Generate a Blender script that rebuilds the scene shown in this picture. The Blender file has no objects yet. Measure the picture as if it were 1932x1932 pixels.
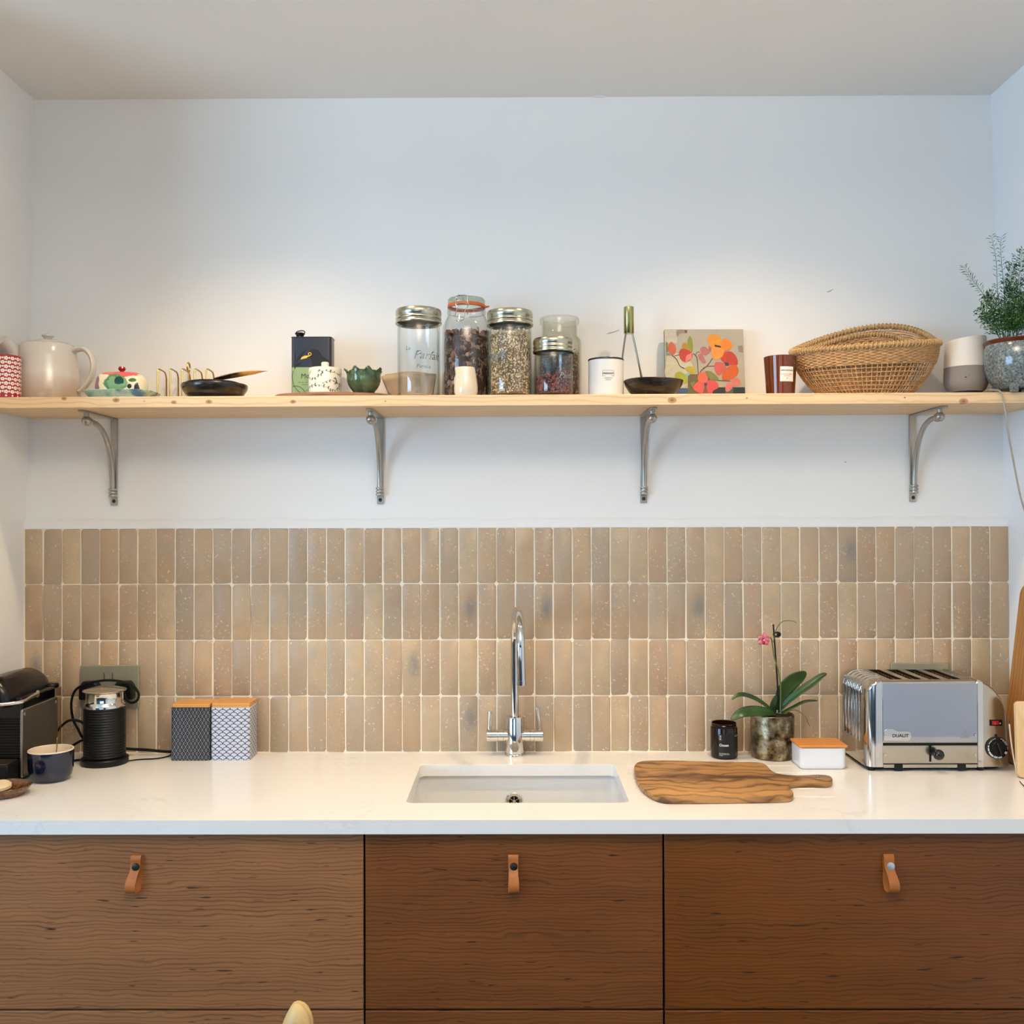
import bpy, bmesh, math, random
from mathutils import Vector, Matrix, Euler
random.seed(7)
PI = math.pi
sc = bpy.context.scene
COL = sc.collection

# ------------------------------------------------------------------ camera, light, exposure
F, CX, CY = 1860.0, 966.0, 966.0
H = 1.54
cam_d = bpy.data.cameras.new('camera'); cam = bpy.data.objects.new('camera', cam_d); COL.objects.link(cam)
cam_d.sensor_width = 36; cam_d.sensor_fit = 'HORIZONTAL'; cam_d.lens = F / 1932 * 36
R_cam = Euler((PI/2 + 19/F, 0, 9/F), 'XYZ').to_matrix() @ Matrix.Rotation(-0.0028, 3, 'Z')
cam.matrix_world = Matrix.Translation((0, 0, H)) @ R_cam.to_4x4()
cam_d.clip_start = 0.02
sc.camera = cam
def P(px, py, Y):
    d = R_cam @ Vector(((px-CX)/F, -(py-CY)/F, -1)); return Vector((0, 0, H)) + d*(Y/d.y)
def PZ(px, py, Z):
    d = R_cam @ Vector(((px-CX)/F, -(py-CY)/F, -1)); return Vector((0, 0, H)) + d*((Z-H)/d.z)
def PX(px, py, X):
    d = R_cam @ Vector(((px-CX)/F, -(py-CY)/F, -1)); return Vector((0, 0, H)) + d*(X/d.x)

sc.view_settings.view_transform = 'Standard'; sc.view_settings.look = 'None'
sc.view_settings.exposure = 0.05; sc.view_settings.gamma = 1.0
sc.view_settings.use_curve_mapping = False
sc.cycles.transparent_max_bounces = 32

W = bpy.data.worlds.new('daylight'); sc.world = W; W.use_nodes = True
W.node_tree.nodes['Background'].inputs[0].default_value = (0.62, 0.78, 1.0, 1)
W.node_tree.nodes['Background'].inputs[1].default_value = 1.2

ZC = H - 0.626           # worktop top
ZCEIL = H + 1.168
YB = 2.70                # plaster face of the back wall
XL, XR = -1.348, 1.337   # side walls at tile height

def light(name, kind, loc, energy, color, rot=(0, 0, 0), **kw):
    d = bpy.data.lights.new(name, kind); d.energy = energy; d.color = color
    for k, v in kw.items(): setattr(d, k, v)
    o = bpy.data.objects.new(name, d); o.location = loc; o.rotation_euler = rot; COL.objects.link(o)
    return o
# daylight through the window in the far left wall
light('window_daylight', 'AREA', (-3.28, -0.45, 1.62), 124, (0.40, 0.68, 1.0), (0, -PI/2, 0), shape='RECTANGLE', size=1.5, size_y=2.3)
# a second window behind the photographer
light('window_daylight', 'AREA', (-0.6, -2.28, 1.55), 5, (0.60, 0.80, 1.0), (PI/2, 0, 0), shape='RECTANGLE', size=2.0, size_y=1.3)
# ceiling downlights (their fittings are built further down)
WARM = (1.0, 0.74, 0.44)
LAMPS = [(-0.62, 2.08), (0.60, 2.08)]
LAMPS_BACK = []
for x, y in LAMPS:
    light('downlight_lamp', 'SPOT', (x, y, ZCEIL-0.02), 46, WARM, (0, 0, 0), spot_size=math.radians(118), spot_blend=1.0, shadow_soft_size=0.022)
for x, y in LAMPS_BACK:
    light('downlight_lamp', 'SPOT', (x, y, ZCEIL-0.02), 9, WARM, (0, 0, 0), spot_size=math.radians(140), spot_blend=0.8, shadow_soft_size=0.03)

# added bowl uplight, out of view, to brighten the ceiling and upper walls
light('added_uplight', 'AREA', (0.0, 0.55, 2.345), 57, (1.0, 0.87, 0.72), (PI, 0, 0), shape='DISK', size=0.34)

# ------------------------------------------------------------------ materials
def lin(c):
    return tuple(((v/255)/12.92 if v/255 <= 0.04045 else ((v/255+0.055)/1.055)**2.4) for v in c)
def C4(c): return (*lin(c), 1)
class NT:
    def __init__(s, name):
        s.m = bpy.data.materials.new(name); s.m.use_nodes = True; s.t = s.m.node_tree; s.n = s.t.nodes
        s.b = s.n['Principled BSDF']; s.out = s.n['Material Output']
    def N(s, typ, ins=None, **props):
        n = s.n.new(typ)
        for k, v in props.items(): setattr(n, k, v)
        for k, v in (ins or {}).items(): s.S(n.inputs[k], v)
        return n
    def S(s, sock, v):
        if isinstance(v, bpy.types.NodeSocket): s.t.links.new(v, sock)
        else: sock.default_value = v
    def math(s, op, a, b=0.0, c=None, clamp=False):
        n = s.N('ShaderNodeMath', operation=op, use_clamp=clamp); s.S(n.inputs[0], a); s.S(n.inputs[1], b)
        if c is not None: s.S(n.inputs[2], c)
        return n.outputs[0]
    def coord(s, scale=(1, 1, 1), kind='Object', loc=(0, 0, 0)):
        c = s.N('ShaderNodeTexCoord'); m = s.N('ShaderNodeMapping'); s.t.links.new(c.outputs[kind], m.inputs[0])
        m.inputs['Scale'].default_value = scale; m.inputs['Location'].default_value = loc
        return m.outputs[0]
    def noise(s, vec, scale, detail=3, rough=0.5, dist=0.0):
        return s.N('ShaderNodeTexNoise', {'Vector': vec, 'Scale': scale, 'Detail': detail, 'Roughness': rough, 'Distortion': dist}).outputs[0]
    def ramp(s, fac, stops, interp='LINEAR'):
        n = s.N('ShaderNodeValToRGB'); s.S(n.inputs[0], fac); cr = n.color_ramp; cr.interpolation = interp
        while len(cr.elements) < len(stops): cr.elements.new(0.5)
        for e, (p, c) in zip(cr.elements, stops):
            e.position = p; e.color = (*c, 1) if len(c) == 3 else c
        return n.outputs[0]
    def mix(s, fac, a, b, mode='MIX'):
        n = s.N('ShaderNodeMix', data_type='RGBA', blend_type=mode)
        s.S(n.inputs[0], fac); s.S(n.inputs[6], a if not isinstance(a, tuple) or len(a) == 4 else (*a, 1)); s.S(n.inputs[7], b if not isinstance(b, tuple) or len(b) == 4 else (*b, 1))
        return n.outputs[2]
    def bump(s, h, strength=0.3, dist=0.001):
        n = s.N('ShaderNodeBump', {'Strength': strength, 'Distance': dist, 'Height': h}); s.t.links.new(n.outputs[0], s.b.inputs['Normal'])
    def set(s, **k):
        for kk, v in k.items():
            s.S(s.b.inputs[{'base': 'Base Color', 'rough': 'Roughness', 'metal': 'Metallic', 'spec': 'Specular IOR Level', 'coat': 'Coat Weight', 'coatr': 'Coat Roughness', 'trans': 'Transmission Weight', 'ior': 'IOR', 'sub': 'Subsurface Weight', 'sheen': 'Sheen Weight', 'emit': 'Emission Color', 'emits': 'Emission Strength', 'aniso': 'Anisotropic', 'alpha': 'Alpha'}[kk]], v)
        return s
def M(name, col, rough=0.5, metal=0.0, var=0.0, vs=8.0, bump=0.0, bs=200.0, bd=0.0005, coat=0.0, spec=0.5, sheen=0.0, rvar=0.0):
    t = NT(name); base = C4(col)
    if var:
        n = t.noise(t.coord(), vs, 4)
        d = tuple(max(0, c*(1-var)) for c in lin(col)); l = tuple(min(1, c*(1+var)) for c in lin(col))
        base = t.ramp(n, [(0.3, d), (0.7, l)])
    t.set(base=base, rough=rough, metal=metal, coat=coat, spec=spec, sheen=sheen)
    if rvar:
        n2 = t.noise(t.coord(), vs*2.3, 4); t.set(rough=t.math('MULTIPLY_ADD', n2, rvar, rough-rvar/2))
    if bump: t.bump(t.noise(t.coord(), bs, 3), bump, bd)
    return t.m

def wood(name, light_c, dark_c, axis='X', freq=60, wav=0.35, fine=0.5, specks=0.0, rough=0.5, knots=(), line=0.5, lowvar=0.25, blotch=None, seed=0.0, coat=0.0, stretch=7.0):
    """grain along an axis: wavy growth lines with fine pores, optional gum specks and knots"""
    t = NT(name)
    co = t.N('ShaderNodeTexCoord').outputs['Object']
    sp = t.N('ShaderNodeSeparateXYZ', {0: co}); o = {'X': (0, 1, 2), 'Y': (1, 0, 2), 'Z': (2, 0, 1)}[axis]
    g, u, v = (sp.outputs[i] for i in o)
    cmb = t.N('ShaderNodeCombineXYZ', {0: t.math('MULTIPLY', g, 1.0), 1: t.math('MULTIPLY', u, 1.0), 2: t.math('ADD', v, seed)}).outputs[0]
    q = freq/6.283; lw_ = wav/0.03
    def nz(sx, sy, sz, sc_, det=2.0):
        m = t.N('ShaderNodeMapping', {'Vector': cmb}); m.inputs['Scale'].default_value = (sx, sy, sz); return t.noise(m.outputs[0], sc_, det, 0.5)
    n1 = nz(1.1, 1.1, q*0.27, 1.0); n1b = nz(8.0, 8.0, q*0.12, 1.0); n1c = nz(22.0, 20.0, q*0.3, 1.0, 1.0)
    ph = t.math('ADD', t.math('MULTIPLY', t.math('ADD', v, t.math('MULTIPLY', u, 0.35)), freq), t.math('MULTIPLY', t.math('ADD', t.math('ADD', t.math('MULTIPLY', n1, 2.6), t.math('MULTIPLY', n1b, 1.5*lw_)), t.math('MULTIPLY', n1c, 0.30*lw_)), 6.283))
    s1 = t.math('MULTIPLY_ADD', t.math('SINE', ph), 0.5, 0.5)
    ln = t.math('POWER', s1, 4.0)
    m2 = t.N('ShaderNodeMapping', {'Vector': cmb}); m2.inputs['Scale'].default_value = (6, 160, 260)
    n2 = t.noise(m2.outputs[0], 1.0, 3, 0.6)
    m3 = t.N('ShaderNodeMapping', {'Vector': cmb}); m3.inputs['Scale'].default_value = (2.0, 5, 9)
    n3 = t.noise(m3.outputs[0], 1.3, 3, 0.5)
    m4 = t.N('ShaderNodeMapping', {'Vector': cmb}); m4.inputs['Scale'].default_value = (1.4, 40, 70)
    n4 = t.noise(m4.outputs[0], 1.0, 2, 0.5)
    f = t.math('ADD', t.math('MULTIPLY', t.math('MULTIPLY', ln, n4), line*1.9), t.math('MULTIPLY', t.math('SUBTRACT', n2, 0.5), fine))
    f = t.math('ADD', f, t.math('MULTIPLY', t.math('SUBTRACT', n3, 0.5), lowvar*3), clamp=False)
    f = t.math('ADD', f, 0.22, clamp=True)
    c = t.ramp(f, [(0.0, lin(light_c)), (1.0, lin(dark_c))])
    if blotch:
        m5 = t.N('ShaderNodeMapping', {'Vector': cmb}); m5.inputs['Scale'].default_value = (3.0, 9, 9)
        n5 = t.noise(m5.outputs[0], 1.7, 3, 0.55, 0.6)
        c = t.mix(t.ramp(n5, [(0.50, (0, 0, 0)), (0.66, (0.85, 0.85, 0.85))]), c, lin(blotch))
    if specks:
        m6 = t.N('ShaderNodeMapping', {'Vector': cmb}); m6.inputs['Scale'].default_value = (16, 60, 150)
        n6 = t.noise(m6.outputs[0], 1.0, 1.5, 0.5)
        c = t.mix(t.ramp(n6, [(0.75-specks*0.1, (0, 0, 0)), (0.80-specks*0.1, (0.9, 0.9, 0.9))]), c, tuple(x*0.12 for x in lin(dark_c)))
    for (kx, ky, kz, kr) in knots:
        dn = t.N('ShaderNodeVectorMath', {0: co, 1: (kx, ky, kz)}, operation='SUBTRACT').outputs[0]
        mm = t.N('ShaderNodeMapping', {'Vector': dn}); mm.inputs['Scale'].default_value = (0.75/kr, 0.3/kr, 1.15/kr)
        ll = t.N('ShaderNodeVectorMath', {0: mm.outputs[0]}, operation='LENGTH').outputs['Value']
        c = t.mix(t.ramp(ll, [(0.0, (1, 1, 1)), (0.55, (0.75, 0.75, 0.75)), (0.85, (0.6, 0.6, 0.6)), (1.0, (0, 0, 0))]), c, lin((150, 98, 62)))
        c = t.mix(t.ramp(ll, [(0.0, (0.6, 0.6, 0.6)), (0.35, (0, 0, 0))]), c, lin((70, 40, 24)))
    t.set(base=c, rough=rough, coat=coat, spec=0.4)
    t.bump(t.math('ADD', n2, t.math('MULTIPLY', ln, 0.5)), 0.12, 0.0004)
    return t.m

def thin_glass(name, tint=(0.985, 0.99, 0.985), edge=(0.42, 0.50, 0.46), power=2.2):
    """thin-walled glass: clear face on, greener and more reflective towards its edges"""
    t = NT(name); lw = t.N('ShaderNodeLayerWeight', {'Blend': 0.5})
    f = t.math('POWER', lw.outputs['Facing'], power*1.8)
    tr = t.N('ShaderNodeBsdfTransparent', {'Color': t.mix(f, (*tint, 1), (*edge, 1))})
    gl = t.N('ShaderNodeBsdfGlossy', {'Roughness': 0.02, 'Color': (1, 1, 1, 1)})
    fr = t.math('MULTIPLY_ADD', t.math('POWER', lw.outputs['Facing'], 5.0), 0.7, 0.035)
    mx = t.N('ShaderNodeMixShader', {0: fr, 1: tr.outputs[0], 2: gl.outputs[0]})
    t.t.links.new(mx.outputs[0], t.out.inputs[0])
    return t.m

# ------------------------------------------------------------------ mesh builder
class MB:
    def __init__(s): s.v = []; s.f = []; s.mi = []
    def add(s, vs, fs, mi=0):
        o = len(s.v); s.v += [tuple(v) for v in vs]; s.f += [tuple(i+o for i in f) for f in fs]; s.mi += [mi]*len(fs); return s
    def box(s, x0, x1, y0, y1, z0, z1, mi=0, M=None):
        vs = [Vector((x, y, z)) for x in (x0, x1) for y in (y0, y1) for z in (z0, z1)]
        if M is not None: vs = [M @ v for v in vs]
        return s.add(vs, [(0, 1, 3, 2), (4, 6, 7, 5), (0, 4, 5, 1), (2, 3, 7, 6), (0, 2, 6, 4), (1, 5, 7, 3)], mi)
    def rings(s, rings, closed=True, cap0=False, cap1=False, mi=0):
        n = len(rings[0]); vs = [p for r in rings for p in r]; fs = []
        for i in range(len(rings)-1):
            for j in range(n if closed else n-1):
                k = (j+1) % n; fs.append((i*n+j, i*n+k, (i+1)*n+k, (i+1)*n+j))
        if cap0: fs.append(tuple(range(n))[::-1])
        if cap1: fs.append(tuple((len(rings)-1)*n+j for j in range(n)))
        return s.add(vs, fs, mi)
    def lathe(s, prof, n=48, c=(0, 0, 0), mi=0, cap0=False, cap1=False, sx=1.0, sy=1.0, M=None):
        rs = []
        for r, z in prof:
            r = max(r, 1e-5)
            ring = [Vector((c[0]+r*sx*math.cos(2*PI*j/n), c[1]+r*sy*math.sin(2*PI*j/n), c[2]+z)) for j in range(n)]
            if M is not None: ring = [M @ p for p in ring]
            rs.append(ring)
        return s.rings(rs, True, cap0, cap1, mi)
    def tube(s, pts, r, n=8, mi=0, caps=True, closed=False, flat=1.0, up=None):
        pts = [Vector(p) for p in pts]; rr = r if isinstance(r, (list, tuple)) else [r]*len(pts)
        m = len(pts); rings = []; prev = None
        for i, p in enumerate(pts):
            a = pts[(i-1) % m] if (closed or i > 0) else p; b = pts[(i+1) % m] if (closed or i < m-1) else p
            t = (b-a).normalized() if (b-a).length > 1e-9 else Vector((0, 0, 1))
            if prev is None:
                q = Vector(up) if up else (Vector((0, 0, 1)) if abs(t.z) < 0.9 else Vector((1, 0, 0)))
            else: q = prev
            x = (q - t*q.dot(t)).normalized(); y = t.cross(x); prev = x
            rings.append([p + x*(rr[i]*math.cos(2*PI*j/n)) + y*(rr[i]*flat*math.sin(2*PI*j/n)) for j in range(n)])
        if closed: rings.append(rings[0]); return s.rings(rings, True, False, False, mi)
        return s.rings(rings, True, caps, caps, mi)
    def prism(s, outline, z0, z1, M=None, mi=0):
        """outline in local xy extruded along z"""
        n = len(outline)
        a = [Vector((x, y, z0)) for x, y in outline]; b = [Vector((x, y, z1)) for x, y in outline]
        if M is not None: a = [M @ p for p in a]; b = [M @ p for p in b]
        return s.rings([a, b], True, True, True, mi)
    def sphere(s, c, r, n=16, m=10, sc_=(1, 1, 1), mi=0, M=None):
        prof = [(r*math.sin(PI*i/m), -r*math.cos(PI*i/m)) for i in range(m+1)]
        rs = []
        for rad, z in prof:
            ring = [Vector((c[0]+max(rad, 1e-5)*sc_[0]*math.cos(2*PI*j/n), c[1]+max(rad, 1e-5)*sc_[1]*math.sin(2*PI*j/n), c[2]+z*sc_[2])) for j in range(n)]
            if M is not None: ring = [M @ p for p in ring]
            rs.append(ring)
        return s.rings(rs, True, False, False, mi)
    def obj(s, name, mats, parent=None, loc=(0, 0, 0), bevel=0, seg=2, angle=38, smooth=True, merge=False, subsurf=0, solid=0):
        me = bpy.data.meshes.new(name); me.from_pydata([tuple(v) for v in s.v], [], s.f)
        for m in (mats if isinstance(mats, (list, tuple)) else [mats]): me.materials.append(m)
        me.polygons.foreach_set('material_index', s.mi)
        bm = bmesh.new(); bm.from_mesh(me)
        if merge: bmesh.ops.remove_doubles(bm, verts=bm.verts, dist=2e-5)
        bmesh.ops.recalc_face_normals(bm, faces=bm.faces); bm.to_mesh(me); bm.free()
        if smooth: me.shade_smooth(); me.set_sharp_from_angle(angle=math.radians(angle))
        o = bpy.data.objects.new(name, me); COL.objects.link(o); o.location = loc
        if parent is not None: o.parent = parent
        if solid:
            m = o.modifiers.new('solid', 'SOLIDIFY'); m.thickness = solid; m.offset = 0
        if bevel:
            b = o.modifiers.new('bevel', 'BEVEL'); b.width = bevel; b.segments = seg; b.limit_method = 'ANGLE'; b.angle_limit = math.radians(35)
        if subsurf:
            b = o.modifiers.new('sub', 'SUBSURF'); b.levels = subsurf; b.render_levels = subsurf
        return o
def thing(name, label, cat, loc=(0, 0, 0), rotz=0.0, group=None):
    o = bpy.data.objects.new(name, None); o.empty_display_size = 0.02; COL.objects.link(o)
    o.location = loc; o.rotation_euler = (0, 0, rotz); o['label'] = label; o['category'] = cat
    if group: o['group'] = group
    return o
def tag(o, label, cat, group=None):
    o['label'] = label; o['category'] = cat
    if group: o['group'] = group
    return o
def struct(o): o['kind'] = 'structure'; return o
def lab(o, l): o['label'] = l; return o
def rrect(x0, x1, y0, y1, r, n=5):
    pts = []
    for cx, cy, a in ((x1-r, y1-r, 0), (x0+r, y1-r, 90), (x0+r, y0+r, 180), (x1-r, y0+r, 270)):
        for i in range(n+1):
            t = math.radians(a+90*i/n); pts.append((cx+r*math.cos(t), cy+r*math.sin(t)))
    return pts
def superell(a, b, e=4, n=48):
    pts = []
    for i in range(n):
        t = 2*PI*i/n; c, s_ = math.cos(t), math.sin(t)
        pts.append((a*math.copysign(abs(c)**(2/e), c), b*math.copysign(abs(s_)**(2/e), s_)))
    return pts
def spline(pts, k=8):
    """Catmull-Rom through pts"""
    pts = [Vector(p) for p in pts]; out = []
    for i in range(len(pts)-1):
        p0 = pts[max(i-1, 0)]; p1 = pts[i]; p2 = pts[i+1]; p3 = pts[min(i+2, len(pts)-1)]
        for j in range(k):
            t = j/k
            out.append(0.5*((2*p1)+(p2-p0)*t+(2*p0-5*p1+4*p2-p3)*t*t+(3*p1-p0-3*p2+p3)*t**3))
    out.append(pts[-1]); return out
_tc = {}
def text_polys(s, size=1.0, align='CENTER', bold=0.0):
    key = (s, align, bold)
    if key not in _tc:
        cu = bpy.data.curves.new('t', 'FONT'); cu.body = s; cu.size = 1; cu.align_x = align; cu.resolution_u = 3; cu.offset = bold; cu.fill_mode = 'FRONT'
        o = bpy.data.objects.new('t', cu); COL.objects.link(o); dg = bpy.context.evaluated_depsgraph_get()
        me = bpy.data.meshes.new_from_object(o.evaluated_get(dg))
        _tc[key] = ([tuple(v.co[:2]) for v in me.vertices], [tuple(p.vertices) for p in me.polygons])
        bpy.data.objects.remove(o); bpy.data.meshes.remove(me); bpy.data.curves.remove(cu)
    v, f = _tc[key]; return [(x*size, y*size) for x, y in v], f
def add2d(mb, v, f, fn, ox=0.0, oy=0.0, mi=0): mb.add([fn(x+ox, y+oy) for x, y in v], f, mi)
def blob(cx, cy, rx, ry, n=12, rot=0.0, mod=0.0, k=5):
    ps = []
    for i in range(n):
        t = 2*PI*i/n; q = 1-mod+mod*abs(math.cos(k*t/2)); x, y = rx*q*math.cos(t), ry*q*math.sin(t)
        ps.append((cx+x*math.cos(rot)-y*math.sin(rot), cy+x*math.sin(rot)+y*math.cos(rot)))
    return ps
def poly(mb, pts, fn, mi=0): mb.add([fn(x, y) for x, y in pts], [tuple(range(len(pts)))], mi)
def strip(mb, pts, w, fn, mi=0):
    """flat ribbon along a 2D polyline"""
    L = []; n = len(pts); ww = w if isinstance(w, (list, tuple)) else [w]*n
    for i in range(n):
        a = pts[max(i-1, 0)]; b = pts[min(i+1, n-1)]; dx, dy = b[0]-a[0], b[1]-a[1]; l = math.hypot(dx, dy) or 1
        nx, ny = -dy/l*ww[i]/2, dx/l*ww[i]/2; L.append(((pts[i][0]+nx, pts[i][1]+ny), (pts[i][0]-nx, pts[i][1]-ny)))
    vs = [fn(*q) for pr in L for q in pr]
    mb.add(vs, [(2*i, 2*i+1, 2*i+3, 2*i+2) for i in range(n-1)], mi)
def cylmap(R, e=0.0003, a0=0.0):
    return lambda u, w: (math.sin(u/R+a0)*(R+e), -math.cos(u/R+a0)*(R+e), w)
# ------------------------------------------------------------------ the setting
def wallmat(name, col, bs=0.25):
    t = NT(name); n = t.noise(t.coord(), 1.3, 3); n2 = t.noise(t.coord(), 90, 4)
    c = lin(col); t.set(base=t.ramp(n, [(0.35, tuple(x*0.975 for x in c)), (0.65, c)]), rough=0.72, spec=0.3)
    n3 = t.noise(t.coord(), 6, 3)
    t.bump(t.math('ADD', t.math('MULTIPLY', n2, 0.25), t.math('MULTIPLY', n3, 2.0)), bs, 0.001); return t.m
m_wall = wallmat('white_emulsion', (240, 238, 233)); m_ceil = wallmat('ceiling_paint', (241, 237, 229))
m_wallr = wallmat('white_emulsion_side', (238, 239, 240))
m_floor = wood('dark_oak_floor', (96, 74, 56), (60, 44, 32), axis='Y', freq=300)
zt = H - 0.0145 + 0.0     # top of the tiles
zceil = ZCEIL
xlt, xrt = -1.326, 1.303  # the side walls lean in towards the ceiling
def wallquad(name, pts, m):
    mb = MB(); mb.add(pts, [tuple(range(len(pts)))]); return struct(mb.obj(name, m, smooth=False))
mb = MB(); mb.box(-3.3, 2.0, YB, YB+0.12, -0.02, zceil+0.1)
wall_back = struct(mb.obj('wall_back', m_wall, smooth=False))
# plaster lip easing the wall out over the tile edge
mb = MB()
N = 60; ringsA = []
for i in range(N+1):
    x = XL+(XR-XL)*i/N; w = 0.0008*math.sin(i*1.7)+0.0006*math.sin(i*0.6)
    ringsA.append([Vector((x, YB+0.001, zt+0.027+w*2)), Vector((x, YB-0.0025+w*0.5, zt+0.024+w*2)), Vector((x, YB-0.0125, zt+0.003+w)), Vector((x, YB-0.0118, zt-0.001))])
mb.rings(ringsA, closed=False); lip = mb.obj('plaster_lip', m_wall, wall_back)
mb = MB()  # left wall block with its return face
x0, x1 = XL, xlt
mb.add([(x0, 2.03, 0), (x0, YB+.1, 0), (x0, YB+.1, zt), (x0, 2.03, zt), (x1, 2.03, zceil+.01), (x1, YB+.1, zceil+.01), (-3.3, 2.03, 0), (-3.3, 2.03, zceil+.01), (-3.3, 2.03, zt)],
       [(0, 1, 2, 3), (3, 2, 5, 4), (6, 0, 3, 8), (8, 3, 4, 7)])
struct(mb.obj('wall_left', m_wall, smooth=False))
mb = MB()
mb.add([(XR, -2.3, 0), (XR, YB+.1, 0), (XR, YB+.1, zt), (XR, -2.3, zt), (xrt, -2.3, zceil+.01), (xrt, YB+.1, zceil+.01)], [(0, 1, 2, 3), (3, 2, 5, 4)])
struct(mb.obj('wall_right', m_wallr, smooth=False))
mb = MB(); mb.box(-3.5, 1.5, -2.5, 2.82, zceil, zceil+0.1); ceiling = struct(mb.obj('ceiling', m_ceil, smooth=False))
mb = MB(); mb.box(-3.5, 1.5, -2.5, 2.82, -0.1, 0.0); struct(mb.obj('floor', m_floor, smooth=False))
# far left wall and the wall behind the camera, each with its window
def holed(name, axis, pos, a0, a1, h0, h1, wa0, wa1, wz0, wz1, th, m):
    mb = MB()
    for (p0, p1, q0, q1) in ((a0, wa0, h0, h1), (wa1, a1, h0, h1), (wa0, wa1, h0, wz0), (wa0, wa1, wz1, h1)):
        if axis == 'X': mb.box(pos-th, pos, p0, p1, q0, q1)
        else: mb.box(p0, p1, pos-th, pos, q0, q1)
    return struct(mb.obj(name, m, smooth=False))
holed('wall_far_left', 'X', -3.2, -2.3, 2.1, 0, zceil, -1.6, 0.7, 0.87, 2.37, 0.2, wallmat('grey_paint', (150, 149, 147)))
holed('wall_front', 'Y', -2.2, -3.3, 1.5, 0, zceil, -1.6, 0.4, 0.9, 2.2, 0.2, wallmat('slate_paint', (76, 80, 90)))
m_white = M('white_gloss_paint', (238, 238, 236), 0.35)
def window(name, axis, pos, a0, a1, z0, z1):
    mb = MB(); B = (lambda p0, p1, q0, q1: mb.box(pos-.10, pos-.05, p0, p1, q0, q1)) if axis == 'X' else (lambda p0, p1, q0, q1: mb.box(p0, p1, pos-.10, pos-.05, q0, q1))
    t = 0.05
    B(a0, a1, z0, z0+t); B(a0, a1, z1-t, z1); B(a0, a0+t, z0+t, z1-t); B(a1-t, a1, z0+t, z1-t)
    mid = (a0+a1)/2; B(mid-.025, mid+.025, z0+t, z1-t)
    o = struct(mb.obj(name, m_white, bevel=0.004)); return o
window('window_1', 'X', -3.2, -1.6, 0.7, 0.87, 2.37); window('window_2', 'Y', -2.2, -1.6, 0.4, 0.9, 2.2)
# downlight fittings
m_lamp = NT('lamp_glass'); m_lamp.set(base=(1, 1, 1, 1), emit=(1, 0.8, 0.55, 1), emits=6.0); m_lamp = m_lamp.m
m_chrome = M('polished_chrome', (218, 214, 207), 0.06, 1.0)
for i, (x, y) in enumerate(LAMPS+LAMPS_BACK):
    t = thing('ceiling_downlight', ['round recessed ceiling downlight above the left of the worktop', 'round recessed ceiling downlight above the right of the worktop', 'round recessed ceiling downlight behind the photographer on the left', 'round recessed ceiling downlight behind the photographer on the right'][i], 'ceiling light', (x, y, zceil), group='ceiling downlights')
    mb = MB(); mb.lathe([(0.030, 0.0), (0.045, -0.001), (0.044, -0.005), (0.036, -0.006), (0.030, 0.0)], 32); mb.obj('trim_ring', m_white, t)
    mb = MB(); mb.lathe([(0.0, -0.0015), (0.030, -0.0015)], 24); mb.obj('lens', m_lamp, t)
t = thing('added_uplight', 'white bowl uplight added out of view to brighten the ceiling', 'lamp', (0, 0.55, 2.28))  # unseen fitting invented to carry the added uplight
mb = MB(); mb.lathe([(0, 0), (.08, .006), (.15, .035), (.20, .08), (.205, .085), (.197, .083), (.147, .040), (0, .008)], 48); mb.obj('bowl_shade', m_white, t)
mb = MB(); mb.tube([(0, 0, .006), (0, 0, zceil-2.28)], .003, 8); mb.obj('cord', m_white, t)
# chips and scars in the plaster
mb = MB()
for px, py, w, h, a in ((1156, 627, 14, 2.0, 0.25), (1566, 549, 7, 2.0, 0.35), (1595, 872, 1.8, 2.5, 0)):
    c = P(px, py, YB-0.0006); k = 1.44e-3
    pts = [(-1, 0), (-.4, .6), (.3, .5), (1, 0.9), (.9, .2), (.2, -.5), (-.5, -.6)]
    mb.add([(c.x+(x*w*math.cos(a)-z*h*math.sin(a))*k, c.y, c.z+(x*w*math.sin(a)+z*h*math.cos(a))*k) for x, z in pts], [tuple(range(7))])
mb.obj('plaster_scar', M('bare_plaster', (176, 172, 164), 0.8), wall_back)
mb = MB(); c = P(1131, 179, YB-0.004)
mb.add([(c.x+x*1.4e-3, c.y-y*1e-3, c.z+z*1.4e-3) for x, y, z in ((-22, 0, 1), (-10, 6, -1.5), (8, 7, -1.0), (25, 0, 2), (6, 2, -5), (-8, 2, -5))], [(0, 1, 5), (1, 2, 4, 5), (2, 3, 4)])
mb.obj('plaster_flake', m_wall, wall_back)

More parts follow.
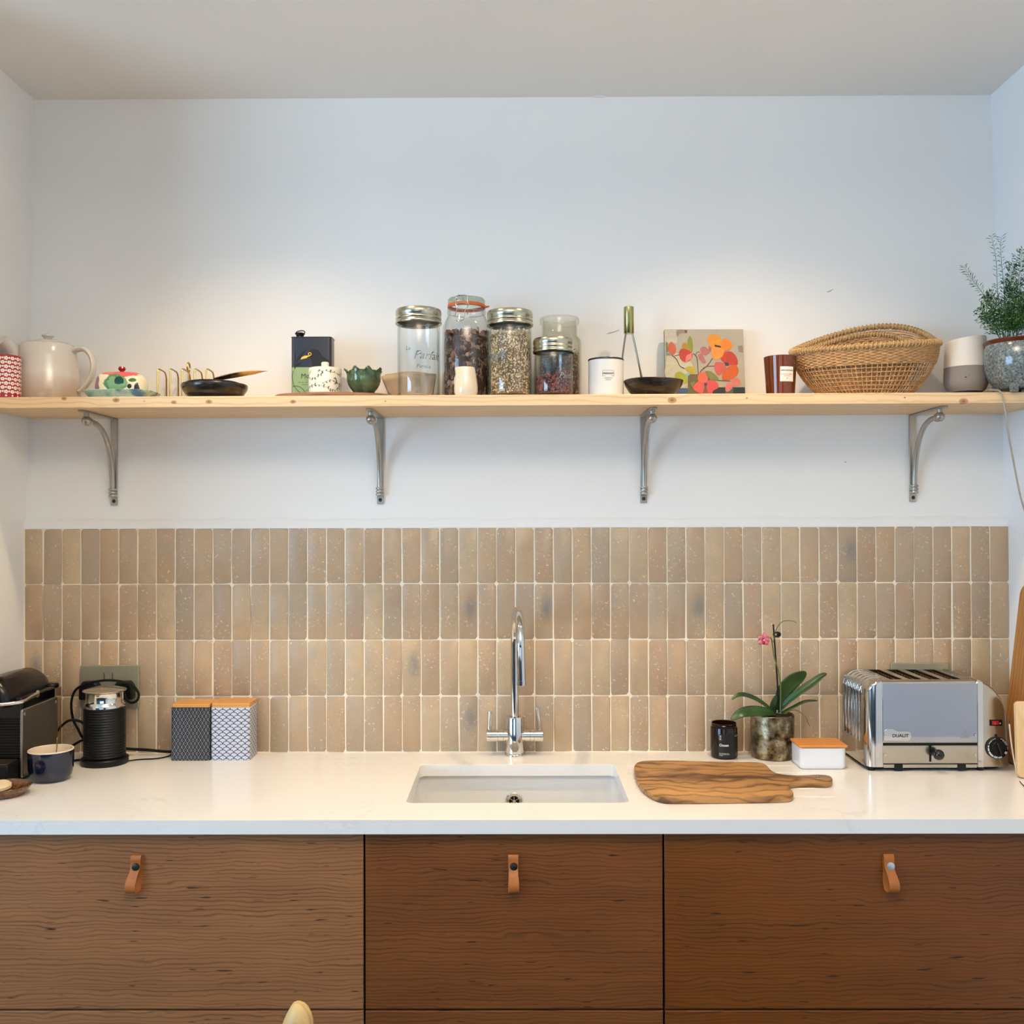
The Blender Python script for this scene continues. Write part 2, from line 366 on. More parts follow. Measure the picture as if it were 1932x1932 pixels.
# ---- tiles: 52 columns by 4 rows, each one its own piece
def tilemat(name, smudge=False):
    t = NT(name); rnd = t.N('ShaderNodeObjectInfo').outputs['Random']
    oc = t.N('ShaderNodeTexCoord').outputs['Object']
    off = t.N('ShaderNodeCombineXYZ', {0: t.math('MULTIPLY', rnd, 37.0), 1: t.math('MULTIPLY', rnd, 91.0), 2: 0.0}).outputs[0]
    v = t.N('ShaderNodeVectorMath', {0: oc, 1: off}, operation='ADD').outputs[0]
    base = t.ramp(rnd, [(0.0, lin((172, 145, 116))), (0.14, lin((188, 160, 125))), (0.28, lin((168, 150, 126))), (0.4, lin((194, 167, 131))), (0.52, lin((174, 147, 117))), (0.64, lin((194, 170, 134))), (0.76, lin((176, 154, 126))), (0.88, lin((166, 146, 122))), (1.0, lin((184, 154, 120)))])
    n1 = t.noise(v, 22, 4, 0.6); base = t.mix(t.ramp(n1, [(0.35, (0, 0, 0)), (0.7, (0.55, 0.55, 0.55))]), base, (*lin((166, 150, 130)), 1))
    n5 = t.noise(v, 9, 2); base = t.mix(t.ramp(n5, [(0.55, (0, 0, 0)), (0.75, (0.35, 0.35, 0.35))]), base, (*lin((168, 132, 100)), 1))
    n2 = t.noise(v, 170, 3, 0.55, 0.6)
    n6 = t.noise(v, 14, 2)
    fl = t.math('MULTIPLY', t.ramp(n2, [(0.63, (0, 0, 0)), (0.67, (1, 1, 1))]), t.ramp(n6, [(0.42, (0, 0, 0)), (0.56, (1, 1, 1))]))
    base = t.mix(t.math('MULTIPLY', fl, 0.8), base, (*lin((232, 212, 184)), 1))
    n3 = t.noise(v, 260, 2); base = t.mix(t.ramp(n3, [(0.26, (0.5, 0.5, 0.5)), (0.31, (0, 0, 0))]), base, (*lin((120, 92, 70)), 1))
    if smudge:
        mm = t.N('ShaderNodeMapping', {'Vector': t.N('ShaderNodeVectorMath', {0: oc, 1: (-0.007, 0, -0.01)}, operation='ADD').outputs[0]}); mm.inputs['Scale'].default_value = (46, 1, 22)
        ds = t.N('ShaderNodeVectorMath', {0: mm.outputs[0]}, operation='LENGTH').outputs['Value']
        ds = t.math('ADD', ds, t.math('MULTIPLY', t.math('SUBTRACT', t.noise(v, 130, 4, 0.7), 0.5), 1.1))
        base = t.mix(t.ramp(ds, [(0.15, (0.52, 0.52, 0.52)), (1.0, (0, 0, 0))]), base, (*lin((98, 108, 118)), 1))
    t.set(base=base, rough=0.36, spec=0.45)
    h = t.math('ADD', t.math('MULTIPLY', t.noise(v, 60, 4, 0.6, 0.5), 1.0), t.math('MULTIPLY', fl, 0.35))
    h = t.math('ADD', h, t.math('MULTIPLY', t.noise(v, 22, 2), 1.6))
    t.bump(h, 0.45, 0.0016); return t.m
m_tile, m_tile_sm = tilemat('glazed_clay_tile'), tilemat('smudged_clay_tile', True)
m_grout = M('cream_grout', (236, 224, 202), 0.9, var=0.05, vs=60, bump=0.4, bs=500)
NC, NR = 52, 4
x_l, x_r = XL+0.002, XR+0.001
zt2 = zt; pw = (x_r-x_l)/NC; ph = (zt2-ZC-0.001)/NR
mb = MB(); mb.box(XL, XR+0.002, YB-0.0105, YB+0.01, ZC-0.02, zt2-0.001); mb.obj('grout', m_grout, wall_back, smooth=False)
rt = random.Random(3)
variants = []
for k in range(14):
    hw, hh = pw/2-0.00135, ph/2-0.0013
    J = lambda a: rt.uniform(-a, a)
    cl = [rt.choice([0.0012, 0.0012, 0.002, 0.0032, 0.005]) for _ in range(4)]
    out = [(hw-cl[0], hh), (-hw+cl[1], hh), (-hw, hh-cl[1]*1.3), (-hw+J(.0007), J(.03)), (-hw, -hh+cl[2]*1.3), (-hw+cl[2], -hh), (hw-cl[3], -hh), (hw, -hh+cl[3]*1.3), (hw+J(.0007), J(.03)), (hw, hh-cl[0]*1.3)]
    out = [(x+J(.0005), z+J(.0006)) for x, z in out]
    tlt = [J(.0007), J(.0006)]
    fy = lambda x, z, d: d + tlt[0]*x/hw + tlt[1]*z/hh
    r0 = [Vector((x, 0.0105, z)) for x, z in out]
    r1 = [Vector((x, fy(x, z, 0.0010), z)) for x, z in out]
    r2 = [Vector((x*0.935, fy(x, z, 0.0), z-math.copysign(0.0013, z) if abs(z) > 0.04 else z)) for x, z in out]
    mb = MB(); mb.rings([r0, r1, r2], True, False, True)
    me = bpy.data.meshes.new('tile'); me.from_pydata([tuple(v) for v in mb.v], [], mb.f); me.materials.append(m_tile)
    bm = bmesh.new(); bm.from_mesh(me); bmesh.ops.recalc_face_normals(bm, faces=bm.faces)
    if sum(f.normal.y for f in bm.faces if len(f.verts) > 4) > 0: bmesh.ops.reverse_faces(bm, faces=bm.faces)
    bm.to_mesh(me); bm.free(); me.shade_smooth(); me.set_sharp_from_angle(angle=math.radians(60))
    variants.append(me)
SM = {(2, 20), (1, 23), (1, 27), (1, 35), (0, 43), (3, 23), (2, 0)}
for r in range(NR):
    for c in range(NC):
        o = bpy.data.objects.new('tile', rt.choice(variants)); COL.objects.link(o); o.parent = wall_back
        xx = x_l+(c+.5)*pw + rt.uniform(-.0004, .0004); zz = zt2-(r+.5)*ph + rt.uniform(-.0005, .0005)
        yy = YB-0.0120+rt.uniform(-.0004, .0006)
        o.location = (xx, yy, zz); o.rotation_euler = (0, rt.uniform(-.004, .004)+(PI if rt.random() < .5 and (r, c) not in SM else 0), 0)
        if (r, c) in SM:
            o.material_slots[0].link = 'OBJECT'; o.material_slots[0].material = m_tile_sm

# ------------------------------------------------------------------ sockets
m_nickel = M('brushed_sage_nickel', (158, 152, 128), 0.36, 0.45, var=0.05)
m_black = M('black_plastic', (9, 9, 10), 0.40, spec=.3); m_blackm = M('matt_black_rubber', (9, 9, 9), 0.7, spec=.25)
def socket(px0, px1, pyt, label, plugs):
    a = P(px0, pyt, YB-0.013); b = P(px1, pyt, YB-0.013); w = b.x-a.x
    t = thing('wall_socket', label, 'socket', ((a.x+b.x)/2, YB-0.0125, a.z-0.058), group='double wall sockets')
    hw, hh = w/2, 0.058
    mb = MB(); Mx = Matrix.Rotation(PI/2, 4, 'X')
    mb.prism(rrect(-hw, hw, -hh, hh, 0.004), 0.0, 0.0085, Mx); mb.obj('faceplate', m_nickel, t, bevel=0.0025, seg=3)
    for x in (-.012, .0105):
        mb = MB(); mb.prism(rrect(x-.0022, x+.0022, 0.017, 0.04, .001), 0.008, 0.0125, Mx); mb.obj('switch', M('switch_metal', (200, 196, 186), .2, 1), t, bevel=.0006)
    for s in (-1, 1):
        mb = MB()
        for dx, dz in ((0, .012), (-.011, -.008), (.011, -.008)): mb.box(s*.04+dx-.003, s*.04+dx+.003, -.0088, -.0070, -.012+dz-.002, -.012+dz+.002)
        if s not in plugs: mb.obj('socket_hole', m_black, t)
    for s in plugs:
        mb = MB(); q = [(-.027, -.026), (.027, -.026), (.027, .008), (.017, .024), (-.017, .024), (-.027, .008)]
        mb.prism([(s*.046+x, z-.006) for x, z in q], 0.0085, 0.036, Mx); mb.obj('plug', m_black, t, bevel=.005, seg=3)
    return t
socket(153.5, 264, 1254.5, 'double wall socket with two black plugs behind the milk frother', (-1, 1))
socket(1679, 1789, 1250, 'double wall socket mostly hidden behind the toaster', ())

# ------------------------------------------------------------------ worktop, sink, cupboards
YF = 2.079
t = NT('pale_quartz'); n = t.noise(t.coord(), 3.5, 5, 0.6, 1.5); nn = t.math('ABSOLUTE', t.math('SUBTRACT', n, 0.5))
veins = t.math('MULTIPLY', t.ramp(nn, [(0.0, (1, 1, 1)), (0.018, (0, 0, 0))]), t.ramp(t.noise(t.coord(), 5, 2), [(0.5, (0, 0, 0)), (0.7, (1, 1, 1))]))
base = t.mix(t.math('MULTIPLY', veins, 0.28), (*lin((238, 234, 227)), 1), (*lin((186, 188, 190)), 1))
t.set(base=base, rough=0.16, spec=0.5); m_quartz = t.m
def apply_bool(o, cutters):
    for c in cutters:
        m = o.modifiers.new('b', 'BOOLEAN'); m.object = c; m.operation = 'DIFFERENCE'; m.solver = 'EXACT'
    dg = bpy.context.evaluated_depsgraph_get(); me = bpy.data.meshes.new_from_object(o.evaluated_get(dg))
    o.modifiers.clear(); o.data = me
    for c in cutters: bpy.data.objects.remove(c)
mb = MB(); mb.box(XL-0.0, XR, YF, YB-0.0085, ZC-0.030, ZC); worktop = mb.obj('worktop', m_quartz, smooth=False)
tag(worktop, 'long pale quartz worktop running along the tiled wall', 'worktop')
SX0, SX1, SY0, SY1 = -0.250, 0.250, 2.205, 2.553
cuts = []
mb = MB(); mb.prism(rrect(SX0, SX1, SY0, SY1, 0.018, 6), ZC-0.1, ZC+0.1); cuts.append(mb.obj('c', m_quartz, smooth=False))
for k, py in enumerate((1445, 1458, 1472, 1488, 1504)):
    yg = PZ(1180, py, ZC).y
    mb = MB(); mb.prism(rrect(0.275, 0.72, yg-.0035, yg+.0035, .0034, 5), ZC-0.0025, ZC+.01); cuts.append(mb.obj('c', m_quartz, smooth=False))
apply_bool(worktop, cuts)
bv = worktop.modifiers.new('bevel', 'BEVEL'); bv.width = 0.0018; bv.segments = 2; bv.limit_method = 'ANGLE'; bv.angle_limit = math.radians(40)
# sink
m_sink = M('sink_composite', (226, 224, 220), 0.28, var=0.02)
t = thing('sink', 'white undermounted sink basin set into the worktop', 'sink', (0, (SY0+SY1)/2, ZC-0.0305))
hx, hy = 0.261, (SY1-SY0)/2+0.011
rg = []
for (d, z, r) in ((0.03, 0.0, 0.03), (0.0, 0.0, 0.03), (0.0, -0.15, 0.03), (-0.006, -0.175, 0.035), (-0.022, -0.19, 0.04), (-0.05, -0.195, 0.05)):
    rg.append([Vector((x, y, z)) for x, y in rrect(-hx-d, hx+d, -hy-d, hy+d, max(r+d*.3, .01), 6)])
mb = MB(); mb.rings(rg, True, False, True); mb.obj('basin', m_sink, t, solid=0.0, angle=50)
oc = P(970, 1511, SY1+0.011)
mb = MB(); Mx = Matrix.Translation((oc.x, (hy-0.0005), oc.z-(ZC-0.0305))) @ Matrix.Rotation(PI/2, 4, 'X')
mb.lathe([(0.0205, 0.0), (0.0225, 0.002), (0.020, 0.0038), (0.0135, 0.0030), (0.0125, 0.0005)], 32, M=Mx)
mb.lathe([(0.0, .0032), (.0035, .0030), (.0040, .0005)], 16, M=Mx)
for k in range(6):
    a = 2*PI*k/6; mb.box(-.0008, .0008, .003, .0135, .0008, .0026, M=Mx @ Matrix.Rotation(a, 4, 'Z'))
ov = mb.obj('overflow_grate', m_chrome, t)
mb = MB(); mb.lathe([(0, .0006), (.0132, .0006)], 24, M=Mx); mb.obj('overflow_hole', m_black, ov)

# cherry-fronted cupboards under the worktop
def cherry(i): return wood('cherry_veneer', [(160, 110, 68), (130, 76, 34), (126, 70, 18)][i], [(86, 50, 28), (60, 31, 11), (58, 28, 4)][i], 'X', freq=760, wav=0.058, fine=0.55, specks=0.75, rough=0.42, line=0.42, lowvar=0.20, seed=i*3.3, stretch=6)  # lighter left, darker right: window light's falloff put into the veneer colour
m_dark = M('dark_carcass', (10, 9, 9), 0.8)
YD = 2.100
m_leather = M('tan_leather', (166, 96, 36), 0.42, var=0.12, vs=40, bump=0.3, bs=350)
m_leather_in = M('leather_flesh_side', (150, 116, 92), 0.9)
gx1 = P(687.5, 1700, YD).x; gx2 = P(1252, 1700, YD).x; gz = P(966, 1905.5, YD).z
g = 0.0022
labels = ['cherry veneered cupboard under the worktop at the left end', 'cherry veneered cupboard directly under the sink', 'cherry veneered cupboard at the right end, with a pale stud on its leather pull']
for i, (x0, x1) in enumerate(((XL+.004, gx1), (gx1, gx2), (gx2, XR-.004))):
    cxm = (x0+x1)/2; t = thing('cupboard', labels[i], 'cabinet', (cxm, 2.40, 0), group='cherry cupboards under the worktop')
    w = (x1-x0)/2; mc = cherry(i)
    mb = MB(); mb.box(-w+.001, w-.001, YD+.024-2.40, .27, 0.10, ZC-0.2345)
    for s in (-1, 1): mb.box(s*w-s*.001, s*w-s*.017, YD+.024-2.40, .27, ZC-.2345, ZC-0.0315)
    mb.box(-w+.017, w-.017, YD+.024-2.40, YD+.040-2.40, ZC-.2345, ZC-.0315)
    mb.obj('carcass', m_dark, t, smooth=False)
    mb = MB(); mb.box(-w+.001, w-.001, YD+.08-2.40, .25, 0.0, 0.10); mb.obj('plinth', m_dark, t, smooth=False)
    for j, (z0, z1) in enumerate(((gz+g, ZC-0.0335), (0.104, gz-g))):
        cz = (z0+z1)/2
        mb = MB(); mb.box(-w+g, w-g, YD-2.40, YD+.020-2.40, z0-cz, z1-cz)
        fr = mb.obj('drawer_front', mc, t, bevel=.0012); fr.location.z = cz
        if j == 1: continue
        pc = P((257.5, 968.5, 1676)[i], 1650, YD-.004)
        lx = pc.x-cxm; pz = pc.z-cz
        # folded leather strap: flat at the back, sagging forward loop at the bottom
        zt_, zb_ = P(0, 1616, YD-.01).z-cz, P(0, 1686, YD-.02).z-cz
        fy = YD-2.40; q = [(-.0012, zt_-.004), (-.0012, zb_+.03), (-.004, zb_+.012), (-.012, zb_+.001), (-.020, zb_+.0015), (-.0245, zb_+.009), (-.0235, zb_+.020), (-.0185, zb_+.032), (-.0110, zb_+.046), (-.0088, zt_-.016), (-.0088, zt_-.007), (-.0066, zt_-.001), (-.0034, zt_), (-.0014, zt_-.003)]
        q = [(a.x, a.y) for a in spline([(a, b, 0) for a, b in q], 5)]
        hw = 0.0108
        outer, inner = [], []
        mb = MB(); th = 0.0011; rr = []
        for k, (yy, zz) in enumerate(q):
            a = q[max(k-1, 0)]; b = q[min(k+1, len(q)-1)]; dy, dz = b[0]-a[0], b[1]-a[1]; l = math.hypot(dy, dz) or 1; ny, nz = -dz/l*th, dy/l*th
            hwk = hw*(1-.10*math.exp(-((zz-(zt_-.035))/.012)**2))
            sh = (-.006 if i == 0 else .0015 if i == 1 else .0055)*min(1, max(0, (-yy-.009)/.015))
            rr.append([Vector((lx-hwk+sh, fy+yy+ny, zz+nz)), Vector((lx+hwk+sh, fy+yy+ny, zz+nz)), Vector((lx+hwk+sh, fy+yy-ny, zz-nz)), Vector((lx-hwk+sh, fy+yy-ny, zz-nz))])
        mb.rings(rr, True, True, True); mb.obj('pull_strap', m_leather, fr, angle=30)
        mb = MB(); Ms = Matrix.Translation((lx+(.001, .0012, .003)[i], fy-.0095, zt_-.0225)) @ Matrix.Rotation(PI/2, 4, 'X')
        mb.lathe([(.0, .0045), (.005, .0043), (.0078, .0030), (.0085, .0008), (.0082, -.0008), (.004, -.001)], 24, M=Ms)
        mb.lathe([(.004, -.001), (.0035, -.010)], 12, M=Ms)
        st = mb.obj('stud', M('pale_steel_stud', (196, 202, 208), .35, .6) if i == 2 else M('dark_bronze_stud', (66, 60, 56), .45, .9), fr)
        if i == 2: lab(st, 'pale silver stud')

# ------------------------------------------------------------------ shelf and its brackets
YSF = 2.445; ZS0 = H+0.3165
def zs(x): return ZS0 + 0.0016*x
kn = []
for px, py, r in ((121, 752, 8), (219, 755, 10), (328, 759, 8), (394, 758, 9.5), (553, 758, 8.5), (1268, 755, 13), (1409, 751, 3.5), (1707, 750, 3.5), (1818, 757, 13), (57, 749, 3), (727, 757, 3), (272, 757, 2.5)):
    c = P(px, py, YSF); kn.append((c.x, YSF, c.z, r*1.31e-3*0.55))
m_pine = wood('pine', (232, 204, 162), (200, 160, 112), 'X', freq=420, wav=0.035, fine=0.24, rough=0.55, knots=kn, line=0.40, lowvar=0.14, specks=0.0)
shelf = MB(); th = 0.0275
xa, xb = -1.338, 1.326
shelf.add([(xa, YSF, zs(xa)-th), (xa, YB-.001, zs(xa)-th), (xb, YSF, zs(xb)-th), (xb, YB-.001, zs(xb)-th), (xa, YSF, zs(xa)), (xa, YB-.001, zs(xa)), (xb, YSF, zs(xb)), (xb, YB-.001, zs(xb))],
          [(0, 1, 3, 2), (4, 5, 7, 6), (0, 2, 6, 4), (1, 3, 7, 5), (0, 1, 5, 4), (2, 3, 7, 6)])
o = shelf.obj('shelf_board', m_pine, bevel=0.0015); tag(o, 'long knotty pine shelf board running wall to wall above the tiles', 'shelf')
m_iron = M('pewter_grey_metal', (176, 170, 160), 0.36, 0.9, rvar=0.1, vs=20)
bl = ['metal shelf bracket furthest left, under the butter dish', 'metal shelf bracket below the brown paper coffee filters', 'metal shelf bracket below the dark shallow bowl beside the painting', 'metal shelf bracket furthest right, below the speaker']
for i, px in enumerate((216.5, 718, 1214, 1721)):
    bx = P(px, 900, YB).x; zu = zs(bx)-th
    t = thing('shelf_bracket', bl[i], 'bracket', (bx, YB, zu), group='shelf brackets')
    h = 0.238; w = .0088
    mb = MB(); mb.box(-w, w, -.006, -.0005, -h, -.0035); mb.obj('wall_plate', m_iron, t, bevel=.001)
    mb = MB(); mb.prism([(-w, -.0005), (w, -.0005), (w, -.206), (w*.7, -.214), (-w*.7, -.214), (-w, -.206)], -.0045, -.0005); mb.obj('top_plate', m_iron, t, bevel=.001)
    mb = MB(); yb = -.178; zb = -.0245
    mb.sphere((0, yb, zb), .0125, 20, 14); mb.lathe([(.0065, zb), (.0065, -.006), (.009, -.004)], 16, c=(0, yb, 0))
    Mc = Matrix.Translation((0, yb, zb)) @ Matrix.Rotation(-1.05, 4, 'X') @ Matrix.Rotation(PI, 4, 'X')
    mb.lathe([(.0095, .009), (.0115, .012), (.0095, .015), (.0105, .017), (.008, .020)], 16, M=Matrix.Translation((0, yb, zb)) @ Matrix.Rotation(math.radians(-95), 4, 'X')); mb.obj('ball', m_iron, t)
    arc = spline([(0, yb+.008, zb-.0005), (0, -.152, -.0245), (0, -.118, -.0275), (0, -.083, -.040), (0, -.055, -.064), (0, -.036, -.096), (0, -.0225, -.138), (0, -.016, -.180), (0, -.0145, -.212)], 6)
    mb = MB(); mb.tube(arc, .0068, 12); mb.obj('curved_arm', m_iron, t)
    mb = MB()
    prof = []
    for k in range(3):
        z = -.192-k*.0085; prof += [(.0082, z), (.0105, z-.0015), (.0112, z-.0036), (.0105, z-.0058), (.0082, z-.0072)]
    mb.lathe(prof, 20, c=(0, -.013, 0), cap0=True, cap1=True); mb.obj('ribbed_collar', m_iron, t)
    mb = MB(); Ms = Matrix.Translation((0, -.006, -h+.011)) @ Matrix.Rotation(PI/2, 4, 'X')
    mb.lathe([(0, .0006), (.002, .0008), (.0042, .0012), (.0050, .0004)], 20, M=Ms); sc_o = mb.obj('screw', M('dark_screw', (60, 58, 56), .4, .9), t)
# ------------------------------------------------------------------ things on the shelf, left to right
G = m_glass = thin_glass('jar_glass')
def at_shelf(px, Y):
    x = P(px, 745, Y).x; return Vector((x, Y, zs(x)))
def hgt(py, Y, base): return P(966, py, Y).z - base      # height above base of pixel row py at depth Y
def rad(pw_, Y): return pw_/2/F*Y

# red floral canister
b = at_shelf(8, 2.487); R = .0392; h = hgt(664, 2.45, b.z)
t = thing('canister', 'red canister printed all over with white blossoms, cut off at the left edge', 'canister', b)
mb = MB(); mb.lathe([(0, 0), (R-.001, 0), (R, .001), (R, h-.001), (R-.0012, h), (R-.0025, h-.004), (0, h-.005)], 56)
mb.obj('body', M('crimson_enamel', (158, 20, 30), .3), t)
mb = MB(); fn = cylmap(R, .0002); row = 0; z = .005
while z < h-.004:
    for k in range(-9, 10):
        u = (k+(row % 2)*.5)*.0152
        if abs(u) > R*3.0: continue
        for (uu, zz, r) in ((u, z, .0052), (u+.0076, z+.0008, .0027)):
            if zz+r > h-.001 or zz-r < .0005: continue
            v = blob(uu, zz, r, r, 25, .3+k, .34, 5); mb.add([fn(*q) for q in v]+[fn(uu, zz)], [(i, (i+1) % 25, 25) for i in range(25)])
    z += .0105; row += 1
pr = mb.obj('blossom_print', M('off_white_print', (238, 230, 218), .35), t)
mb = MB(); fn2 = cylmap(R, .0004); row = 0; z = .005
while z < h-.004:
    for k in range(-9, 10):
        u = (k+(row % 2)*.5)*.0152
        if abs(u) < R*3: poly(mb, blob(u, z, .0012, .0012, 8), fn2)
    z += .0105; row += 1
mb.obj('blossom_centre', M('crimson_print', (150, 40, 44), .35), pr)

# teapot
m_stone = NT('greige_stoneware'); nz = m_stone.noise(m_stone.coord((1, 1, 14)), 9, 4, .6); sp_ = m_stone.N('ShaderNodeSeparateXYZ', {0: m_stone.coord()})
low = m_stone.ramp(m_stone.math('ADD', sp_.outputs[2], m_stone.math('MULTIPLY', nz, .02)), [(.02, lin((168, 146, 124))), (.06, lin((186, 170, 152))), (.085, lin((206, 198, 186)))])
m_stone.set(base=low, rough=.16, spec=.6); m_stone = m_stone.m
Y = 2.585; b = at_shelf(90, Y); k = Y/F
t = thing('teapot', 'large greige stoneware teapot with a looped handle on its right', 'teapot', b)
zt_ = hgt(648, Y, b.z)
prof = [(0, .0005), (.074, .0005), (.0795, .003), (.0815, .010), (.0805, .035), (.078, .07), (.0745, .10), (.0715, .118), (.0685, zt_-.006), (.064, zt_-.001), (.054, zt_+.002), (.050, zt_+.0025), (.049, zt_-.002), (.0, zt_-.003)]
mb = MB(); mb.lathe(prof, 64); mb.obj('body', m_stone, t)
m_ston2 = M('greige_glaze', (204, 196, 184), .16, spec=.6)
mb = MB(); zl = zt_+.0015
mb.lathe([(0.0, zl), (.0505, zl), (.0515, zl+.0015), (.050, zl+.003), (.036, zl+.0075), (.015, zl+.0105), (.0, zl+.011)], 48)
ld = mb.obj('lid', m_ston2, t)
mb = MB(); mb.lathe([(.011, zl+.009), (.0085, zl+.013), (.0105, zl+.018), (.015, zl+.0215), (.0148, zl+.024), (.008, zl+.0258), (.0, zl+.026)], 28); mb.obj('lid_knob', m_ston2, ld)
def pl(px, py, yy=Y): v = P(px, py, yy); return v-b
sp = spline([pl(72, 722), pl(56, 702, 2.572), pl(42, 684, 2.562), pl(28, 666, 2.555), pl(16, 652, 2.540), pl(4, 641, 2.524)], 6); n_ = len(sp)
mb = MB(); mb.tube(sp, [.036-.0215*min(1, i/(n_*.85)) for i in range(n_)], 20, caps=True, flat=.85); mb.obj('spout', m_ston2, t)
hd = spline([pl(136, 664), pl(146, 659), pl(160, 659), pl(172, 672), pl(176, 692), pl(171, 714), pl(160, 730), pl(149, 739)], 7)
mb = MB(); mb.tube(hd, [.0135-.0045*i/len(hd) for i in range(len(hd))], 14, up=(0, 1, 0), flat=.6); mb.obj('handle', m_ston2, t)

# butter dish
Y = 2.532; b = at_shelf(230, Y)
t = thing('butter_dish', 'hand painted butter dish with green rose, pink top and red knob', 'butter dish', b)
pm = NT('mint_blue_glaze'); n = pm.noise(pm.coord(), 22, 3)
pm.set(base=pm.ramp(n, [(.35, lin((120, 168, 158))), (.52, lin((176, 208, 190))), (.66, lin((70, 116, 150)))]), rough=.12, spec=.6); pm = pm.m
mb = MB(); rg = []
for (a, bb, z) in ((.066, .040, .0), (.070, .044, .0005), (.0795, .052, .010), (.0875, .060, .018), (.0885, .061, .0195), (.087, .0595, .0205), (.078, .051, .0165), (.062, .036, .0145)):
    rg.append([Vector((x, y, z)) for x, y in superell(a, bb, 4.5, 56)])
mb.rings(rg, True, True, True); mb.obj('plate', pm, t)
dm = NT('painted_cream_glaze'); oc_ = dm.N('ShaderNodeTexCoord').outputs['Object']; nzv = dm.noise(dm.coord(), 45, 3, .6)
base = (*lin((232, 220, 188)), 1); t.scale = (1, 1, 1.11)
def spot(cx, cz, rx, rz, col, amt=.5, soft=.12):
    global base
    d = dm.N('ShaderNodeVectorMath', {0: oc_, 1: (cx, 0, cz)}, operation='SUBTRACT').outputs[0]
    mp = dm.N('ShaderNodeMapping', {'Vector': d}); mp.inputs['Scale'].default_value = (1/rx, 0, 1/rz)
    l = dm.math('ADD', dm.N('ShaderNodeVectorMath', {0: mp.outputs[0]}, operation='LENGTH').outputs['Value'], dm.math('MULTIPLY', dm.math('SUBTRACT', nzv, .5), amt*2))
    base = dm.mix(dm.ramp(l, [(1-soft, (1, 1, 1)), (1.0, (0, 0, 0))]), base, (*lin(col), 1))
spot(.012, .062, .040, .012, (212, 92, 92)); spot(-.055, .035, .012, .03, (150, 110, 120), .8); spot(-.004, .036, .033, .022, (78, 128, 86)); spot(-.002, .036, .026, .017, (120, 160, 112), 1.2)
spot(.006, .042, .012, .011, (24, 66, 44), .6); spot(.040, .044, .010, .005, (70, 100, 40), .3); spot(.050, .026, .006, .013, (38, 40, 44), 1.0); spot(.034, .030, .006, .006, (30, 60, 40), .4); spot(-.03, .063, .02, .006, (206, 120, 80))
dm.set(base=base, rough=.12, spec=.6); dm = dm.m
mb = MB(); rg = []
for (a, bb, z) in ((.0625, .038, .016), (.063, .0385, .018), (.0625, .038, .036), (.060, .036, .050), (.054, .031, .059), (.042, .021, .0645), (.020, .009, .067), (.001, .0005, .0675)):
    rg.append([Vector((x, y, z)) for x, y in superell(a, bb, 3.6, 48)])
mb.rings(rg, True, False, True); do = mb.obj('dome', dm, t)
mb = MB(); mb.lathe([(.005, .066), (.0045, .069), (.008, .071), (.0095, .0745), (.0075, .079), (.0, .0805)], 24); lab(mb.obj('knob', M('red_glaze', (150, 20, 26), .1), do), 'glossy red knob')

# brass toast rack
m_brass = M('antique_brass', (176, 146, 84), .3, 1.0, var=.12, vs=60)
Y0, Y1 = 2.613, 2.680; b = at_shelf(352, 2.635)
t = thing('toast_rack', 'brass toast rack of five arches with a finial ring', 'toast rack', b)
for px in (297.5, 320.5, 343.5, 367, 389.5):
    x = P(px, 745, Y0).x-b.x; hh = hgt(693, Y0, b.z); a, c = Y0-b.y, Y1-b.y
    mb = MB(); mb.tube([(x, a, .003)]+spline([(x, a, hh-.012), (x, a+.003, hh-.003), (x, a+.011, hh), (x, a+.03, hh-.0005), (x, c-.024, hh-.001), (x, c-.010, hh-.004), (x, c-.002, hh-.016)], 5)+[(x, c, .003)], .0021, 8); mb.obj('arch', m_brass, t)
xa_, xb_ = P(297.5, 745, Y0).x-b.x, P(389.5, 745, Y0).x-b.x
mb = MB(); mb.tube([(xa_-.004, Y1-b.y, .0035), (xb_+.004, Y1-b.y, .0035)], .0022, 8); mb.tube([(xa_-.004, Y0-b.y, .0035), (xb_+.004, Y0-b.y, .0035)], .0022, 8); mb.tube([(xa_, 0, .0035), (xb_, 0, .0035)], .0022, 8)
for x in (xa_, xb_): mb.tube([(x, Y0-b.y, .0035), (x, Y1-b.y, .0035)], .0022, 8)
mb.obj('base_frame', m_brass, t)
xm = P(343.5, 745, Y0).x-b.x; fz = hgt(693, Y0, b.z)
mb = MB(); q = [(xm+.0, math.cos(a)*.011+.03, fz+.011+math.sin(a)*.0125) for a in [2*PI*i/20 for i in range(20)]]
mb.tube(q, .0023, 8, closed=True); mb.tube([(xm, .03, 0.0035), (xm, .03, fz)], .0018, 8); mb.obj('finial_ring', m_brass, t)

